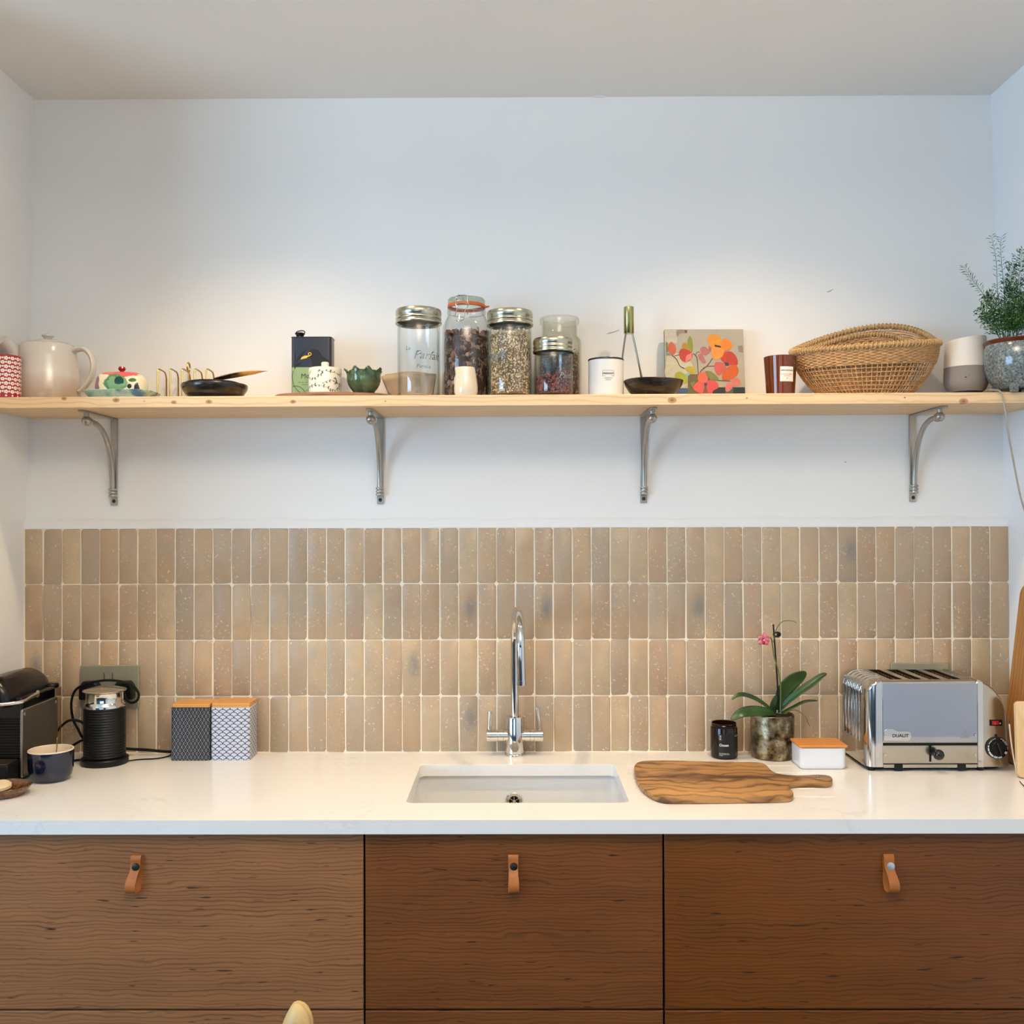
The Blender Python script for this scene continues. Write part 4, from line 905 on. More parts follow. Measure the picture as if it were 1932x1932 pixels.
def st_(pts, w, c):
    lay[0] += .00003; strip(mb, [(p.x, p.y) for p in spline([(a_, b_, 0) for a_, b_ in pts], 5)], w, pf(lay[0]), pc(c))
pp_([(168, 158), (330, 158), (320, 300), (168, 300)], (206, 198, 176)); pp_([(320, 160), (440, 160), (440, 190), (360, 200), (340, 225), (320, 225)], (150, 138, 124)); pp_([(420, 160), (453, 160), (453, 192), (420, 192)], (140, 60, 76))
pp_([(185, 440), (420, 440), (540, 620), (400, 780), (185, 780)], (208, 200, 170)); pp_([(1090, 335), (1150, 330), (1155, 410), (1100, 400)], (150, 130, 116))
pp_([(165, 790), (450, 790), (450, 944), (165, 944)], (58, 86, 130)); pp_([(720, 782), (1164, 782), (1164, 944), (720, 944)], (26, 42, 48)); pp_([(445, 640), (725, 640), (725, 944), (445, 944)], (106, 96, 60)); pp_([(915, 800), (1020, 790), (1010, 865), (915, 862)], (74, 98, 90))
for s_ in ([(250, 430), (310, 480), (350, 550), (410, 580)],): st_(s_, 11, (84, 60, 44))
st_([(285, 442), (345, 430)], 9, (120, 50, 36)); st_([(520, 415), (565, 455), (575, 530), (580, 660)], 10, (64, 54, 54)); st_([(545, 440), (570, 405), (605, 398)], 8, (84, 56, 60)); st_([(765, 470), (700, 545), (620, 600), (595, 640)], 11, (110, 60, 56)); st_([(640, 575), (700, 556), (785, 552)], 9, (130, 70, 66)); st_([(820, 708), (980, 717)], 9, (104, 66, 50))
pp_([(180, 280), (200, 300), (205, 390), (180, 410)], (112, 128, 66)); pp_([(182, 405), (225, 420), (250, 436), (182, 438)], (110, 150, 140))
pp_([(245, 285), (300, 330), (305, 390), (270, 435), (215, 400), (205, 340)], (206, 96, 62)); pp_([(385, 315), (440, 300), (500, 380), (505, 405), (400, 370)], (176, 142, 44)); pp_([(455, 270), (485, 225), (515, 270), (515, 400), (460, 330)], (138, 146, 44))
pp_([(390, 360), (500, 400), (505, 470), (420, 512), (355, 470), (345, 400)], (196, 54, 42)); pp_([(500, 410), (505, 470), (420, 510), (432, 440)], (222, 130, 116))
pp_([(610, 370), (650, 340), (700, 360), (735, 400), (680, 440), (640, 430), (680, 510), (630, 515), (580, 440), (620, 410)], (186, 110, 108)); pp_([(720, 340), (750, 350), (745, 400), (720, 380)], (190, 90, 84))
pp_([(930, 395), (1010, 400), (1070, 460), (1080, 540), (970, 540), (870, 490), (880, 430)], (198, 56, 36)); pp_([(960, 560), (1050, 540), (1090, 600), (1060, 660), (970, 700), (880, 700), (890, 620)], (216, 92, 24)); pp_([(800, 510), (900, 520), (935, 560), (900, 620), (830, 655), (785, 590)], (208, 92, 78)); pp_([(910, 515), (960, 515), (970, 550), (925, 550)], (54, 50, 72))
pp_([(710, 225), (860, 220), (870, 290), (840, 340), (740, 350)], (234, 150, 34)); pp_([(870, 300), (930, 250), (1000, 290), (1020, 350), (950, 385), (880, 360)], (250, 132, 24)); pp_([(770, 350), (850, 340), (910, 380), (890, 450), (800, 485), (750, 430)], (250, 152, 56)); pp_([(790, 320), (870, 335), (880, 355), (800, 345)], (60, 26, 28))
pp_([(410, 575), (480, 555), (550, 570), (540, 620), (500, 645), (450, 610)], (192, 172, 54)); pp_([(285, 640), (340, 610), (420, 650), (440, 700), (430, 745), (380, 740), (350, 700), (300, 690)], (170, 178, 50)); pp_([(410, 640), (460, 620), (470, 650), (430, 665)], (150, 190, 180))
pp_([(575, 650), (640, 615), (690, 650), (700, 710), (660, 745), (580, 720)], (230, 104, 74)); pp_([(510, 780), (570, 720), (650, 750), (640, 830), (600, 850), (520, 810)], (228, 92, 84)); pp_([(680, 740), (740, 700), (820, 740), (825, 790), (760, 820), (740, 870), (690, 830)], (222, 80, 82)); pp_([(610, 850), (690, 830), (720, 880), (650, 890)], (196, 72, 64)); pp_([(650, 735), (690, 735), (685, 765), (655, 765)], (60, 58, 96))
pp_([(665, 610), (750, 615), (830, 680), (820, 710), (730, 700)], (134, 128, 66)); pp_([(1000, 690), (1060, 685), (1100, 710), (1100, 760), (1010, 770), (985, 720)], (214, 122, 110)); pp_([(940, 740), (1000, 740), (1000, 800), (930, 835), (915, 790)], (224, 118, 114)); pp_([(470, 740), (510, 715), (540, 730), (500, 790)], (130, 128, 54))
mb.obj('painted_flowers', mats, t, smooth=False)

# amber candle tumbler
Y = 2.52; b = at_shelf(1472.5, Y); k = Y/F; R = 30.5*k; rb_ = 26*k; hh = hgt(672, Y-.03, b.z)
t = thing('candle_tumbler', 'dark amber glass candle tumbler with a white square label', 'candle', b)
am = NT('amber_glass'); lw = am.N('ShaderNodeLayerWeight', {'Blend': .4}); am.set(base=am.mix(lw.outputs['Facing'], (*lin((104, 48, 16)), 1), (*lin((52, 20, 8)), 1)), rough=.06, spec=.5, coat=.15, coatr=.02); m_amber = am.m
mb = MB(); mb.lathe([(0, 0), (rb_-.002, 0), (rb_, .002), (R, hh-.001), (R-.0008, hh), (R-.002, hh-.001), (rb_-.001, hh*.35), (0, hh*.33)], 64); mb.obj('glass', m_amber, t)
slope = (R-rb_)/hh
def conem(u, w_): rr_ = rb_+slope*w_+.0004; a_ = u/rr_; return (math.sin(a_)*rr_, -math.cos(a_)*rr_, w_)
mb = MB(); cxu = 5.5*k; lw_ = 13.5*k; zb = (743-717)*k; zt_ = (743-689.5)*k
rg = [[Vector(conem(cxu+lw_*(q/4-1), zz)) for q in range(9)] for zz in (zb, (zb+zt_)/2, zt_)]; mb.rings(rg, closed=False); lb_ = mb.obj('label', M('white_paper_label', (236, 226, 214), .6), t)
mb = MB()
def cm2(u, w_): x, y, z_ = conem(u, w_); return (x*1.006, y*1.006, z_)
rj = random.Random(2)
for (pyy, hw_, hh_, c_) in ((696.6, 12.2, 1.0, 0), (703.8, 11.5, .9, 1), (706.8, 6.5, .6, 1), (711.5, 1.6, 1.2, 1)):     # lettering too fine to read: rows of letter-sized strokes
    x = -hw_
    while x < hw_:
        w_ = rj.uniform(.45, .9); poly(mb, [((x)*k+cxu, (743-pyy-hh_)*k), ((x+w_)*k+cxu, (743-pyy-hh_)*k), ((x+w_)*k+cxu, (743-pyy+hh_)*k), (x*k+cxu, (743-pyy+hh_)*k)], cm2, c_)
        x += w_+rj.choice((.35, .35, .35, 1.1))
mb.obj('label_print', [m_ink, M('rust_print', (196, 120, 100), .6)], lb_)

# woven baskets, one nested in the other
m_wick = [M('seagrass', (190, 148, 98), .75, var=.25, vs=90, bump=.5, bs=500), M('seagrass_rim', (178, 144, 98), .8, var=.22, vs=120, bump=.8, bs=400)]
def basket(name, label, b, ax, ay, bx_, by_, z0, rim_fn, ns, rows, band, rr_, dx=0.0):
    t = thing(name, label, 'basket', b, group='nested woven baskets')
    def S(u, v_, e=0.0):
        s_ = math.sin(v_*PI/2)**.85; c, s2 = math.cos(u), math.sin(u)
        axx = bx_+(ax-bx_)*s_+e; ayy = by_+(ay-by_)*s_+e; zr = rim_fn(c, s2)
        return Vector((dx*v_+axx*c, ayy*s2, z0+(zr-z0)*(v_**1.05)))
    mb = MB(); rr2 = random.Random(9)
    for i in range(ns):
        u = 2*PI*(i+rr2.uniform(-.12, .12))/ns; mb.tube([S(u, v_/9*band) for v_ in range(10)], .00125, 5)
    o = mb.obj('stake', m_wick[0], t); o['kind'] = 'stuff'
    mb = MB()
    for rw in range(rows):
        v_ = .03+(band-.03)*rw/(rows)
        for ph_ in (0, 1): mb.tube([S(2*PI*j/144, v_+.006*ph_+.004*math.sin(3*2*PI*j/144+rw), .0011*(1 if (j+ph_) % 2 else -1)) for j in range(144)], .0011, 4, closed=True)
    o = mb.obj('weft', m_wick[0], t); o['kind'] = 'stuff'
    mb = MB(); nb = int(13*(1-band)/.36)
    for rw in range(nb):
        v_ = band+(1.0-band)*rw/(nb-1); rj = random.Random(rw)
        mb.tube([S(2*PI*j/160, v_, .0015*(1 if (j//2+rw) % 2 else -1)) for j in range(160)], [.0024*rj.uniform(.8, 1.1) for _ in range(160)], 5, closed=True)
    o = mb.obj('woven_band', m_wick[0], t); o['kind'] = 'stuff'
    mb = MB(); core = [S(2*PI*j/120, 1.0) for j in range(120)]; mb.tube(core, rr_*.8, 10, closed=True)
    wr = []; turns = 110
    for j in range(turns*8):
        u = 2*PI*j/(turns*8); p_ = S(u, 1.0); nx = Vector((math.cos(u), math.sin(u), 0)); a_ = 2*PI*j/8
        wr.append(p_+nx*(rr_*math.cos(a_))+Vector((0, 0, 1))*(rr_*math.sin(a_)))
    mb.tube(wr, rr_*.32, 5, closed=True); mb.obj('rim', m_wick[1], t)
    if name == 'woven_basket':
        mb = MB(); rg = [[Vector((bx_*s_*math.cos(2*PI*j/48), by_*s_*math.sin(2*PI*j/48), z0+.0006)) for j in range(48)] for s_ in (.02, 1.0)]; mb.rings(rg, True, True, False); mb.obj('base', m_wick[0], t, solid=.002)
    return t
Y = 2.555; b = at_shelf(1633, Y); k = Y/F
zr_l, zr_r = hgt(669, Y, b.z), hgt(652, Y, b.z)
mid = (zr_l+zr_r)/2; dlt = (zr_r-zr_l)/2
basket('woven_basket', 'large open weave seagrass basket tilted on the shelf, the outer one', b, .188, .088, .108, .060, .002, lambda c, s_: .130+dlt*c+(.064*s_**1.2*(1+.45*c) if s_ > 0 else .008*s_), 84, 7, .64, .0072, dx=.0)
basket('woven_basket', 'smaller seagrass basket nested inside the large one, only its rim showing', b+Vector((-.017, .004, .006)), .150, .068, .085, .046, .002, lambda c, s_: .116+dlt*.9*c+(.050*s_**1.2*(1+.4*c) if s_ > 0 else .002*s_), 56, 2, .12, .0066)

# smart speaker and its cable
Y = 2.57; b = at_shelf(1822.5, Y); k = Y/F; z = lambda py: hgt(py, Y-.03, b.z)
t = thing('smart_speaker', 'small speaker with a white slanted top and grey fabric base', 'speaker', b)
ms = M('speaker_white', (222, 214, 204), .5); mg = M('grey_speaker_fabric', (138, 130, 122), .85, bump=.5, bs=1400)
zs1 = z(694); n_ = 56
prof = [(.0, .012), (29*k, .013), (31.5*k, .018), (35.0*k, .0245), (38*k, .033), (39.4*k, .042), (39.2*k, .052), (38.4*k, zs1)]
mb = MB(); mb.lathe(prof, n_); gb = mb.obj('fabric_base', mg, t)
mb = MB(); rg = []
def slant(c, s_): return (z(640)+.000)+(.0060*c)-.0015*s_
for v_, r in ((0, 38.7), (.3, 38.0), (.6, 37.0), (.9, 36.2), (.97, 36.0), (1.0, 35.2)):
    rg.append([Vector((r*k*math.cos(a), r*k*math.sin(a), zs1+(slant(math.cos(a), math.sin(a))-zs1)*v_)) for a in [2*PI*j/n_ for j in range(n_)]])
rg.append([Vector((r.x*.02, r.y*.02, slant(0, 0)+.0006)) for r in rg[-1]])
mb.rings(rg, True, False, True); mb.obj('top_shell', ms, t, angle=50)
mb = MB(); mb.lathe([(0, 0), (28*k, 0), (29.5*k, .004), (30.5*k, .0165)], 40); mb.obj('foot', m_black, t)
mb = MB()
for (px, py, r) in ((1823, 711, .0018), (1829.5, 707.5, .0009), (1814.5, 712.5, .0007)):
    c = P(px, py, Y-39*k)-b; a_ = c.x/(39.4*k); mb.sphere((math.sin(a_)*39.2*k, -math.cos(a_)*39.2*k, c.z), r, 10, 8)
mb.obj('status_light', m_black, t)
m_cab = M('grey_cable', (158, 150, 138), .45)
L3 = lambda px, py, yy: P(px, py, yy)-b
mb = MB(); cpts = spline([(.03, .03, .006), L3(1858, 738.5, 2.53), L3(1866, 736, 2.50), L3(1878, 736, 2.47), L3(1886, 738, 2.444), L3(1891, 746, 2.437), L3(1896, 775, 2.436), L3(1903, 820, 2.44), L3(1914, 880, 2.45), L3(1925, 935, 2.46), L3(1938, 985, 2.47), L3(1950, 1080, 2.49)], 8)
mb.tube(cpts, .0027, 8, flat=.7); mb.obj('power_cable', m_cab, t)

# asparagus fern in a speckled pot
Y = 2.478; b = at_shelf(1922.5, Y); b.z = zs(b.x); k = Y/F; R = 61*k
t = thing('potted_fern', 'asparagus fern in a speckled blue grey pot at the right end of the shelf', 'potted plant', b)
pm2 = NT('speckled_blue_grey_glaze'); n1 = pm2.noise(pm2.coord(), 190, 4, .6); n2 = pm2.noise(pm2.coord(), 210, 2); n3 = pm2.noise(pm2.coord(), 9, 3)
base = pm2.ramp(n1, [(.30, lin((66, 72, 70))), (.5, lin((108, 118, 118))), (.68, lin((150, 160, 160)))]); base = pm2.mix(pm2.ramp(n2, [(.28, (1, 1, 1)), (.33, (0, 0, 0))]), base, (*lin((28, 28, 30)), 1))
base = pm2.mix(pm2.ramp(n3, [(.5, (0, 0, 0)), (.72, (.55, .55, .55))]), base, (*lin((104, 94, 72)), 1)); pm2.set(base=base, rough=.14, spec=.7); pm2 = pm2.m
z = lambda py: hgt(py, Y-.05, b.z); zr = z(641)
mb = MB(); mb.lathe([(0, .010), (R*.45, .010), (R*.66, .014), (R*.86, .034), (R*.96, .058), (R*1.0, .080), (R*.99, zr-.022), (R*.955, zr-.012), (R*.90, zr-.004), (R*.88, zr-.002), (R*.86, zr-.02), (0, zr-.022)], 64); po = mb.obj('pot', pm2, t)
mb = MB(); mb.lathe([(R*.93, zr-.010), (R*.97, zr-.005), (R*1.0, zr-.001), (R*.985, zr+.0015), (R*.94, zr), (R*.89, zr-.010)], 64); mb.obj('pot_rim', M('rust_brown_rim', (96, 44, 30), .2), po)
for a_ in (-2.25, -1.1, .0, 1.2, 2.4):
    mb = MB(); mb.lathe([(0, 0), (.0085, 0), (.0105, .003), (.011, .012), (.014, .022)], 16, c=(R*.62*math.cos(a_), R*.62*math.sin(a_), 0)); mb.obj('pot_foot', pm2, po)
mb = MB(); mb.lathe([(0, zr-.014), (R*.87, zr-.015)], 32); mb.obj('soil', M('soil', (40, 30, 22), .95, bump=1, bs=200), po)
fm = [M('fern_green', (44, 92, 26), .55, spec=.25), M('fern_dark', (24, 60, 20), .55, spec=.25), M('fern_light', (92, 128, 52), .55, spec=.25)]
fr_ = random.Random(12)
fronds = [[(1889, 640), (1880, 610), (1868, 575), (1848, 545), (1832, 525), (1819, 503)], [(1893, 640), (1888, 600), (1882, 545), (1880, 500), (1876, 470), (1870, 446)], [(1897, 640), (1896, 590), (1894, 540), (1890, 500), (1888, 470), (1889, 447)],
          [(1887, 640), (1876, 622), (1864, 606), (1852, 595)], [(1886, 638), (1872, 610), (1858, 590), (1850, 578)], [(1900, 640), (1903, 590), (1904, 550), (1905, 520), (1912, 498)], [(1905, 640), (1912, 590), (1920, 540), (1925, 500), (1929, 470)],
          [(1910, 640), (1920, 600), (1932, 560), (1940, 520)], [(1918, 640), (1930, 600), (1945, 570), (1955, 545)], [(1895, 640), (1888, 612), (1880, 588), (1868, 568), (1860, 556)], [(1904, 640), (1902, 615), (1896, 590), (1899, 560), (1908, 540)],
          [(1912, 640), (1910, 600), (1917, 565), (1922, 530)], [(1915, 640), (1922, 610), (1925, 585), (1935, 560)], [(1908, 640), (1900, 618), (1892, 600), (1882, 582), (1872, 560)], [(1920, 640), (1918, 605), (1928, 580), (1922, 550)], [(1900, 640), (1908, 612), (1904, 585), (1912, 560), (1906, 530)],
          [(1898, 640), (1890, 622), (1876, 604), (1866, 590)], [(1914, 640), (1924, 622), (1930, 600), (1938, 585)], [(1917, 640), (1909, 620), (1913, 600), (1905, 575)], [(1924, 640), (1934, 612), (1938, 590), (1934, 565)]]
for fi, pts in enumerate(fronds):
    dy = fr_.uniform(-.035, .03) if fi > 2 else (-.01, -.005, .005)[fi]; n_ = len(pts)
    sp = spline([P(px, py, Y+dy*(i/(n_-1))**.7+ (fr_.uniform(-.004, .004)))-b for i, (px, py) in enumerate(pts)], 8)
    mb = MB(); mb.tube(sp, [.0010-.0007*i/len(sp) for i in range(len(sp))], 5)
    acc = 0
    for i in range(4, len(sp)):
        u = i/len(sp); tg = (sp[i]-sp[i-1]).normalized()
        dens = 1 if fi in (0, 1, 2) else 2
        if fi in (1, 2) and u > .45 and i % 2: continue
        for q in range(dens if u > .18 else 0):
            for s_ in (-1, 1):
                per = tg.cross(Vector((fr_.uniform(-.6, .6), -1, fr_.uniform(-.4, .4)))).normalized()*s_
                L = fr_.uniform(.010, .0175)*(1.1 if fi == 0 else 1); d = (per+tg*fr_.uniform(.25, .9)+Vector((0, fr_.uniform(-.5, .5), 0))).normalized()
                p0 = sp[i]+(sp[i-1]-sp[i])*fr_.random(); mi = fr_.choice((0, 0, 1, 1, 2))
                side = d.cross(Vector((.2, 1, .1))).normalized()*.0009
                up_ = d.cross(side).normalized()*.0009; m_ = p0+d*L*.55+Vector((0, 0, .0006)); e = p0+d*L
                mb.add([p0, m_+side, m_-side*.6+up_, m_-side*.6-up_, e], [(0, 1, 2), (0, 2, 3), (0, 3, 1), (4, 2, 1), (4, 3, 2), (4, 1, 3)], mi)
                if fi > 2 and u < .92 and fr_.random() < .6:      # side twig carrying its own needles
                    e2 = p0+d*L*1.5
                    for w_ in range(3):
                        d2 = (d+Vector((fr_.uniform(-1, 1), fr_.uniform(-1, 1), fr_.uniform(-.3, 1)))).normalized(); pm_ = p0+d*L*1.5*fr_.random(); sd = d2.cross(Vector((.2, 1, .1))).normalized()*.0009; L2 = fr_.uniform(.005, .011)
                        mb.add([pm_, pm_+d2*L2*.5+sd, pm_+d2*L2*.5-sd, pm_+d2*L2], [(0, 1, 2), (1, 3, 2)], mi)
    mb.v = [(x, min(y, YB-.004-b.y), z_) for x, y, z_ in mb.v]
    xm_ = XR-.03-b.x+0.0
    mb.v = [(min(x, xm_), y, z_) for x, y, z_ in mb.v]
    mb.obj('frond', fm, t)
# ------------------------------------------------------------------ things on the worktop
def ct(px, py): return PZ(px, py, ZC)
zc = lambda py, Y: P(966, py, Y).z-ZC
# tap
b = Vector((P(971.5, 1400, 2.65).x, 2.65, ZC)); t = thing('mixer_tap', 'chrome swan neck kitchen tap with two lever handles behind the sink', 'tap', b)
mb = MB(); mb.lathe([(0, 0), (.0275, 0), (.028, .002), (.028, .006), (.0265, .008), (.0238, .009)], 48); mb.obj('flange', m_chrome, t)
mb = MB(); mb.lathe([(.0245, .008), (.0245, .102), (.0235, .1045), (.0145, .105), (.0140, .103)], 48); mb.obj('body', m_chrome, t)
Mx = Matrix.Translation((0, 0, .0545)) @ Matrix.Rotation(PI/2, 4, 'Y')
mb = MB(); mb.lathe([(.0165, .015), (.0165, .040), (.0158, .0405), (.0158, .0412), (.0165, .0418), (.0165, .0500), (.0155, .0505), (.0155, .0518)], 32, M=Mx); mb.obj('cross_arm', m_chrome, t); mb = MB(); mb.lathe([(.0165, -.015), (.0165, -.030), (.0158, -.0305), (.0165, -.031), (.0165, -.0445), (.0158, -.045), (.0165, -.0455), (.0165, -.0530), (.0158, -.0535), (.0158, -.0540)], 32, M=Mx); mb.obj('cross_arm', m_chrome, t)
for s, top, dx in ((-1, 1341, .001), (1, 1334.5, -.008)):
    mb = MB(); mb.lathe([(.0155, s*.0516), (.0168, s*.0522), (.0168, s*.0745), (.0158, s*.0755), (0, s*.0757)], 32, M=Mx)
    x_ = s*.068; zt_ = zc(top, 2.65); mb.tube([(x_, 0, .066), (x_+dx*.5, -.0008, (.066+zt_)/2), (x_+dx, -.001, zt_)], [.0056, .0053, .0053], 16); mb.obj('lever_handle', m_chrome, t)
zt_ = zc(1144.5, 2.56); x1 = P(984, 1293, 2.455).x-b.x; r_ = .098; rp = .0113
pts = [(0, 0, .10), (0, 0, .2), (0, 0, zt_-r_-rp)]
for i in range(1, 20):
    a = PI*i/20; pts.append((x1*(1-math.cos(a))/2*.9, -r_*(1-math.cos(a)), zt_-r_-rp+r_*math.sin(a)))
ze = zc(1293, 2.455); pts += [(x1*.92, -2*r_, zt_-r_-rp), (x1*.96, -2*r_-.001, zt_-r_-rp-.04), (x1, -2*r_-.001, ze+.012)]
mb = MB(); mb.tube(pts, rp, 24); mb.obj('swan_neck_spout', m_chrome, t)
mb = MB(); mb.lathe([(rp-.0005, ze+.013), (rp+.0008, ze+.012), (rp+.0008, ze+.001), (rp-.001, ze), (rp-.003, ze+.002), (0, ze+.003)], 32, c=(x1, -2*r_-.001, 0)); mb.obj('aerator', m_chrome, t)

# coffee machine at the left end
X1 = -1.204; b = Vector((-1.268, 2.49, ZC)); t = thing('coffee_machine', 'black coffee machine with a brushed metal side panel, cut off at the left edge', 'coffee machine', b)
xr_ = X1-b.x-.007; xl_ = -1.332-b.x
m_gloss = M('gloss_black', (9, 8, 7), .16, spec=.3); m_bk2 = M('ribbed_black', (13, 12, 12), .4, spec=.3)
mb = MB(); mb.box(xl_, xr_, 2.41-b.y, 2.585-b.y, .006, .200); mb.obj('body', m_gloss, t, bevel=.006, seg=3)
mb = MB(); cx_ = -.012; rr_ = .051; g_ = []
for y_, s_, dz in ((2.375, .80, -.012), (2.379, .92, -.006), (2.39, 1.0, 0), (2.50, 1.02, 0), (2.575, 1.0, -.001), (2.596, .93, -.004), (2.605, .80, -.010)):
    g_.append([Vector((cx_+rr_*s_*math.cos(a)*(1.02), y_-b.y, .196+dz+rr_*1.07*s_*math.sin(a) if math.sin(a) > 0 else .196+dz+.02*s_*math.sin(a))) for a in [2*PI*j/40 for j in range(40)]])
mb.rings(g_, True, True, True); mb.obj('top_housing', M('brown_black_gloss', (18, 12, 9), .24, spec=.35), t)
mb = MB(); mb.prism(superell(.036, .026, 3, 28), .218, .2535, Matrix.Translation((cx_-.008, 2.395-b.y, 0))); mb.obj('capsule_lid', m_gloss, t, bevel=.006, seg=3)
mb = MB(); hp = spline([(X1-b.x-.001, 2.476-b.y, .198), (X1-b.x, 2.44-b.y, .196), (X1-b.x-.006, 2.39-b.y, .1915), (-.012, 2.352-b.y, .190), (-.05, 2.36-b.y, .190)], 6)
n_ = len(hp); mb.tube(hp, [.0045+.002*math.exp(-(i/4)**2) for i in range(n_)], 12, flat=.7)
mb.sphere((X1-b.x-.001, 2.476-b.y, .198), .009, 16, 10, (.45, 1, 1)); mb.obj('lever', m_chrome, t)
mb = MB(); mb.prism(rrect(2.398-b.y, 2.583-b.y, .006, .1725, .006, 4), X1-b.x-.007, X1-b.x, Matrix(((0, 0, 1, 0), (1, 0, 0, 0), (0, 1, 0, 0), (0, 0, 0, 1)))); sp_ = mb.obj('side_panel', M('brushed_aluminium', (150, 142, 130), .36, .9, var=.03, vs=50), t, bevel=.0022, seg=3)
for y_, z_ in ((2.408, .160), (2.572, .160), (2.408, .018)): mb = MB(); mb.lathe([(.0042, 0), (.0040, .0012), (.0028, .0014), (0, .0008)], 16, M=Matrix.Translation((X1-b.x-.0002, y_-b.y, z_)) @ Matrix.Rotation(PI/2, 4, 'Y')); mb.obj('panel_screw', m_nickel, sp_)
mb = MB()
for i in range(14):
    z_ = .058+i*.0068; mb.tube([(xl_+.004, 2.4085-b.y, z_), (xr_-.003, 2.4085-b.y, z_)], .0026, 8)
o = mb.obj('grooved_front', m_bk2, t)
mb = MB(); mb.box(xl_+.002, xr_-.001, 2.345-b.y, 2.412-b.y, 0.004, .050); mb.obj('drip_tray', m_black, t, bevel=.005, seg=3)
mb = MB(); mb.box(xl_+.008, xr_-.007, 2.35-b.y, 2.405-b.y, .0495, .0515); mb.obj('drip_grille', M('steel_grille', (120, 112, 98), .35, .9), t, bevel=.0008)
m_tank = thin_glass('smoked_plastic', (.80, .74, .66), (.45, .40, .34), 1.4)
mb = MB(); mb.prism(rrect(xl_+.02, X1-b.x-.004, 2.588-b.y, 2.622-b.y, .012, 5), .006, .192); mb.obj('water_tank', m_tank, t)
mb = MB(); mb.prism(superell(.058, .021, 2.6, 40), .192, .205, Matrix.Translation((-.002, 2.603-b.y, 0))); mb.obj('tank_lid', m_gloss, t, bevel=.005, seg=3)
L3 = lambda px, py, yy: P(px, py, yy)-b
mb = MB(); mb.tube(spline([L3(109, 1379, 2.625), L3(116, 1370, 2.625), L3(129, 1360, 2.62), L3(143, 1359, 2.625), L3(158, 1365, 2.635), L3(172, 1382, 2.64), L3(182, 1402, 2.64), L3(205, 1416, 2.63)], 6), .0033, 8); mb.obj('power_cable', m_blackm, t)

# milk frother
b = Vector((P(197.5, 1400, 2.575).x, 2.575, ZC)); k = 2.575/F; t = thing('milk_frother', 'black ribbed milk frother with a shiny steel collar and lid', 'milk frother', b)
mb = MB(); mb.lathe([(0, 0), (.0575, 0), (.0595, .003), (.0595, .014), (.0575, .0165), (.053, .017), (.0, .017)], 56); mb.obj('base', m_black, t)
mb = MB(); pr = [(.0, .016), (.0505, .016)]
for i in range(19):
    z_ = .019+i*.0068; pr += [(.0505, z_), (.0522, z_+.0017), (.0522, z_+.0042), (.0505, z_+.0058)]
mb.lathe(pr+[(.0505, .1475), (.0, .1475)], 56); mb.box(-.0175, -.0150, -.0530, -.0515, .02, .147) if False else None; mb.obj('ribbed_body', m_black, t, angle=60)
mb = MB(); mb.lathe([(.0505, .147), (.0518, .148), (.0518, .1535), (.0475, .159), (.0462, .162), (.0462, .183), (.0475, .186)], 56); mb.obj('steel_collar', m_chrome, t)
mb = MB(); mb.lathe([(.0475, .1855), (.0535, .189), (.0540, .1905), (.052, .1925), (.03, .198), (0, .200)], 56); lb_ = mb.obj('lid', M('satin_steel_lid', (196, 188, 176), .22, .9), t)
L3 = lambda px, py, yy: P(px, py, yy)-b
mb = MB(); mb.tube(spline([L3(205, 1412, 2.63), L3(180, 1405, 2.637), L3(158, 1394, 2.64), L3(147, 1375, 2.64), L3(138, 1357, 2.64), L3(134.5, 1329, 2.635), L3(140, 1306, 2.625), L3(155, 1293.5, 2.615), L3(186, 1285, 2.605), L3(217, 1284, 2.60), L3(246, 1291, 2.605), L3(261, 1307, 2.61), L3(259, 1321, 2.615), L3(248, 1326, 2.62), L3(239, 1320, 2.625), L3(234, 1307, 2.63), L3(231, 1298, 2.637)], 7), .0033, 8); mb.obj('power_cable', m_blackm, t)
mb = MB(); mb.tube(spline([L3(131, 1411, 2.62), L3(143, 1403, 2.62), L3(158, 1396, 2.63), L3(180, 1396, 2.64)], 6), .0033, 8)
mb.tube(spline([L3(232, 1412, 2.635), L3(250, 1413.5, 2.655), L3(280, 1415, 2.66), L3(310, 1418, 2.66), L3(340, 1418.5, 2.655)], 6), .0038, 8)
mb.tube(spline([Vector((.05, .0, .004)), Vector((.07, .02, .003)), ct(268, 1434)-b+Vector((0, 0, .002)), ct(296, 1432.5)-b+Vector((0, 0, .002)), ct(318, 1428)-b+Vector((0, 0, .002)), ct(322, 1424)-b+Vector((0, 0, .002))], 6), .0017, 8)
mb.tube(spline([ct(128, 1437)-b+Vector((0, 0, .003)), ct(140, 1437)-b+Vector((0, 0, .003)), ct(158, 1435)-b+Vector((0, 0, .003))], 5), .003, 8); mb.obj('flex_lead', m_blackm, t)

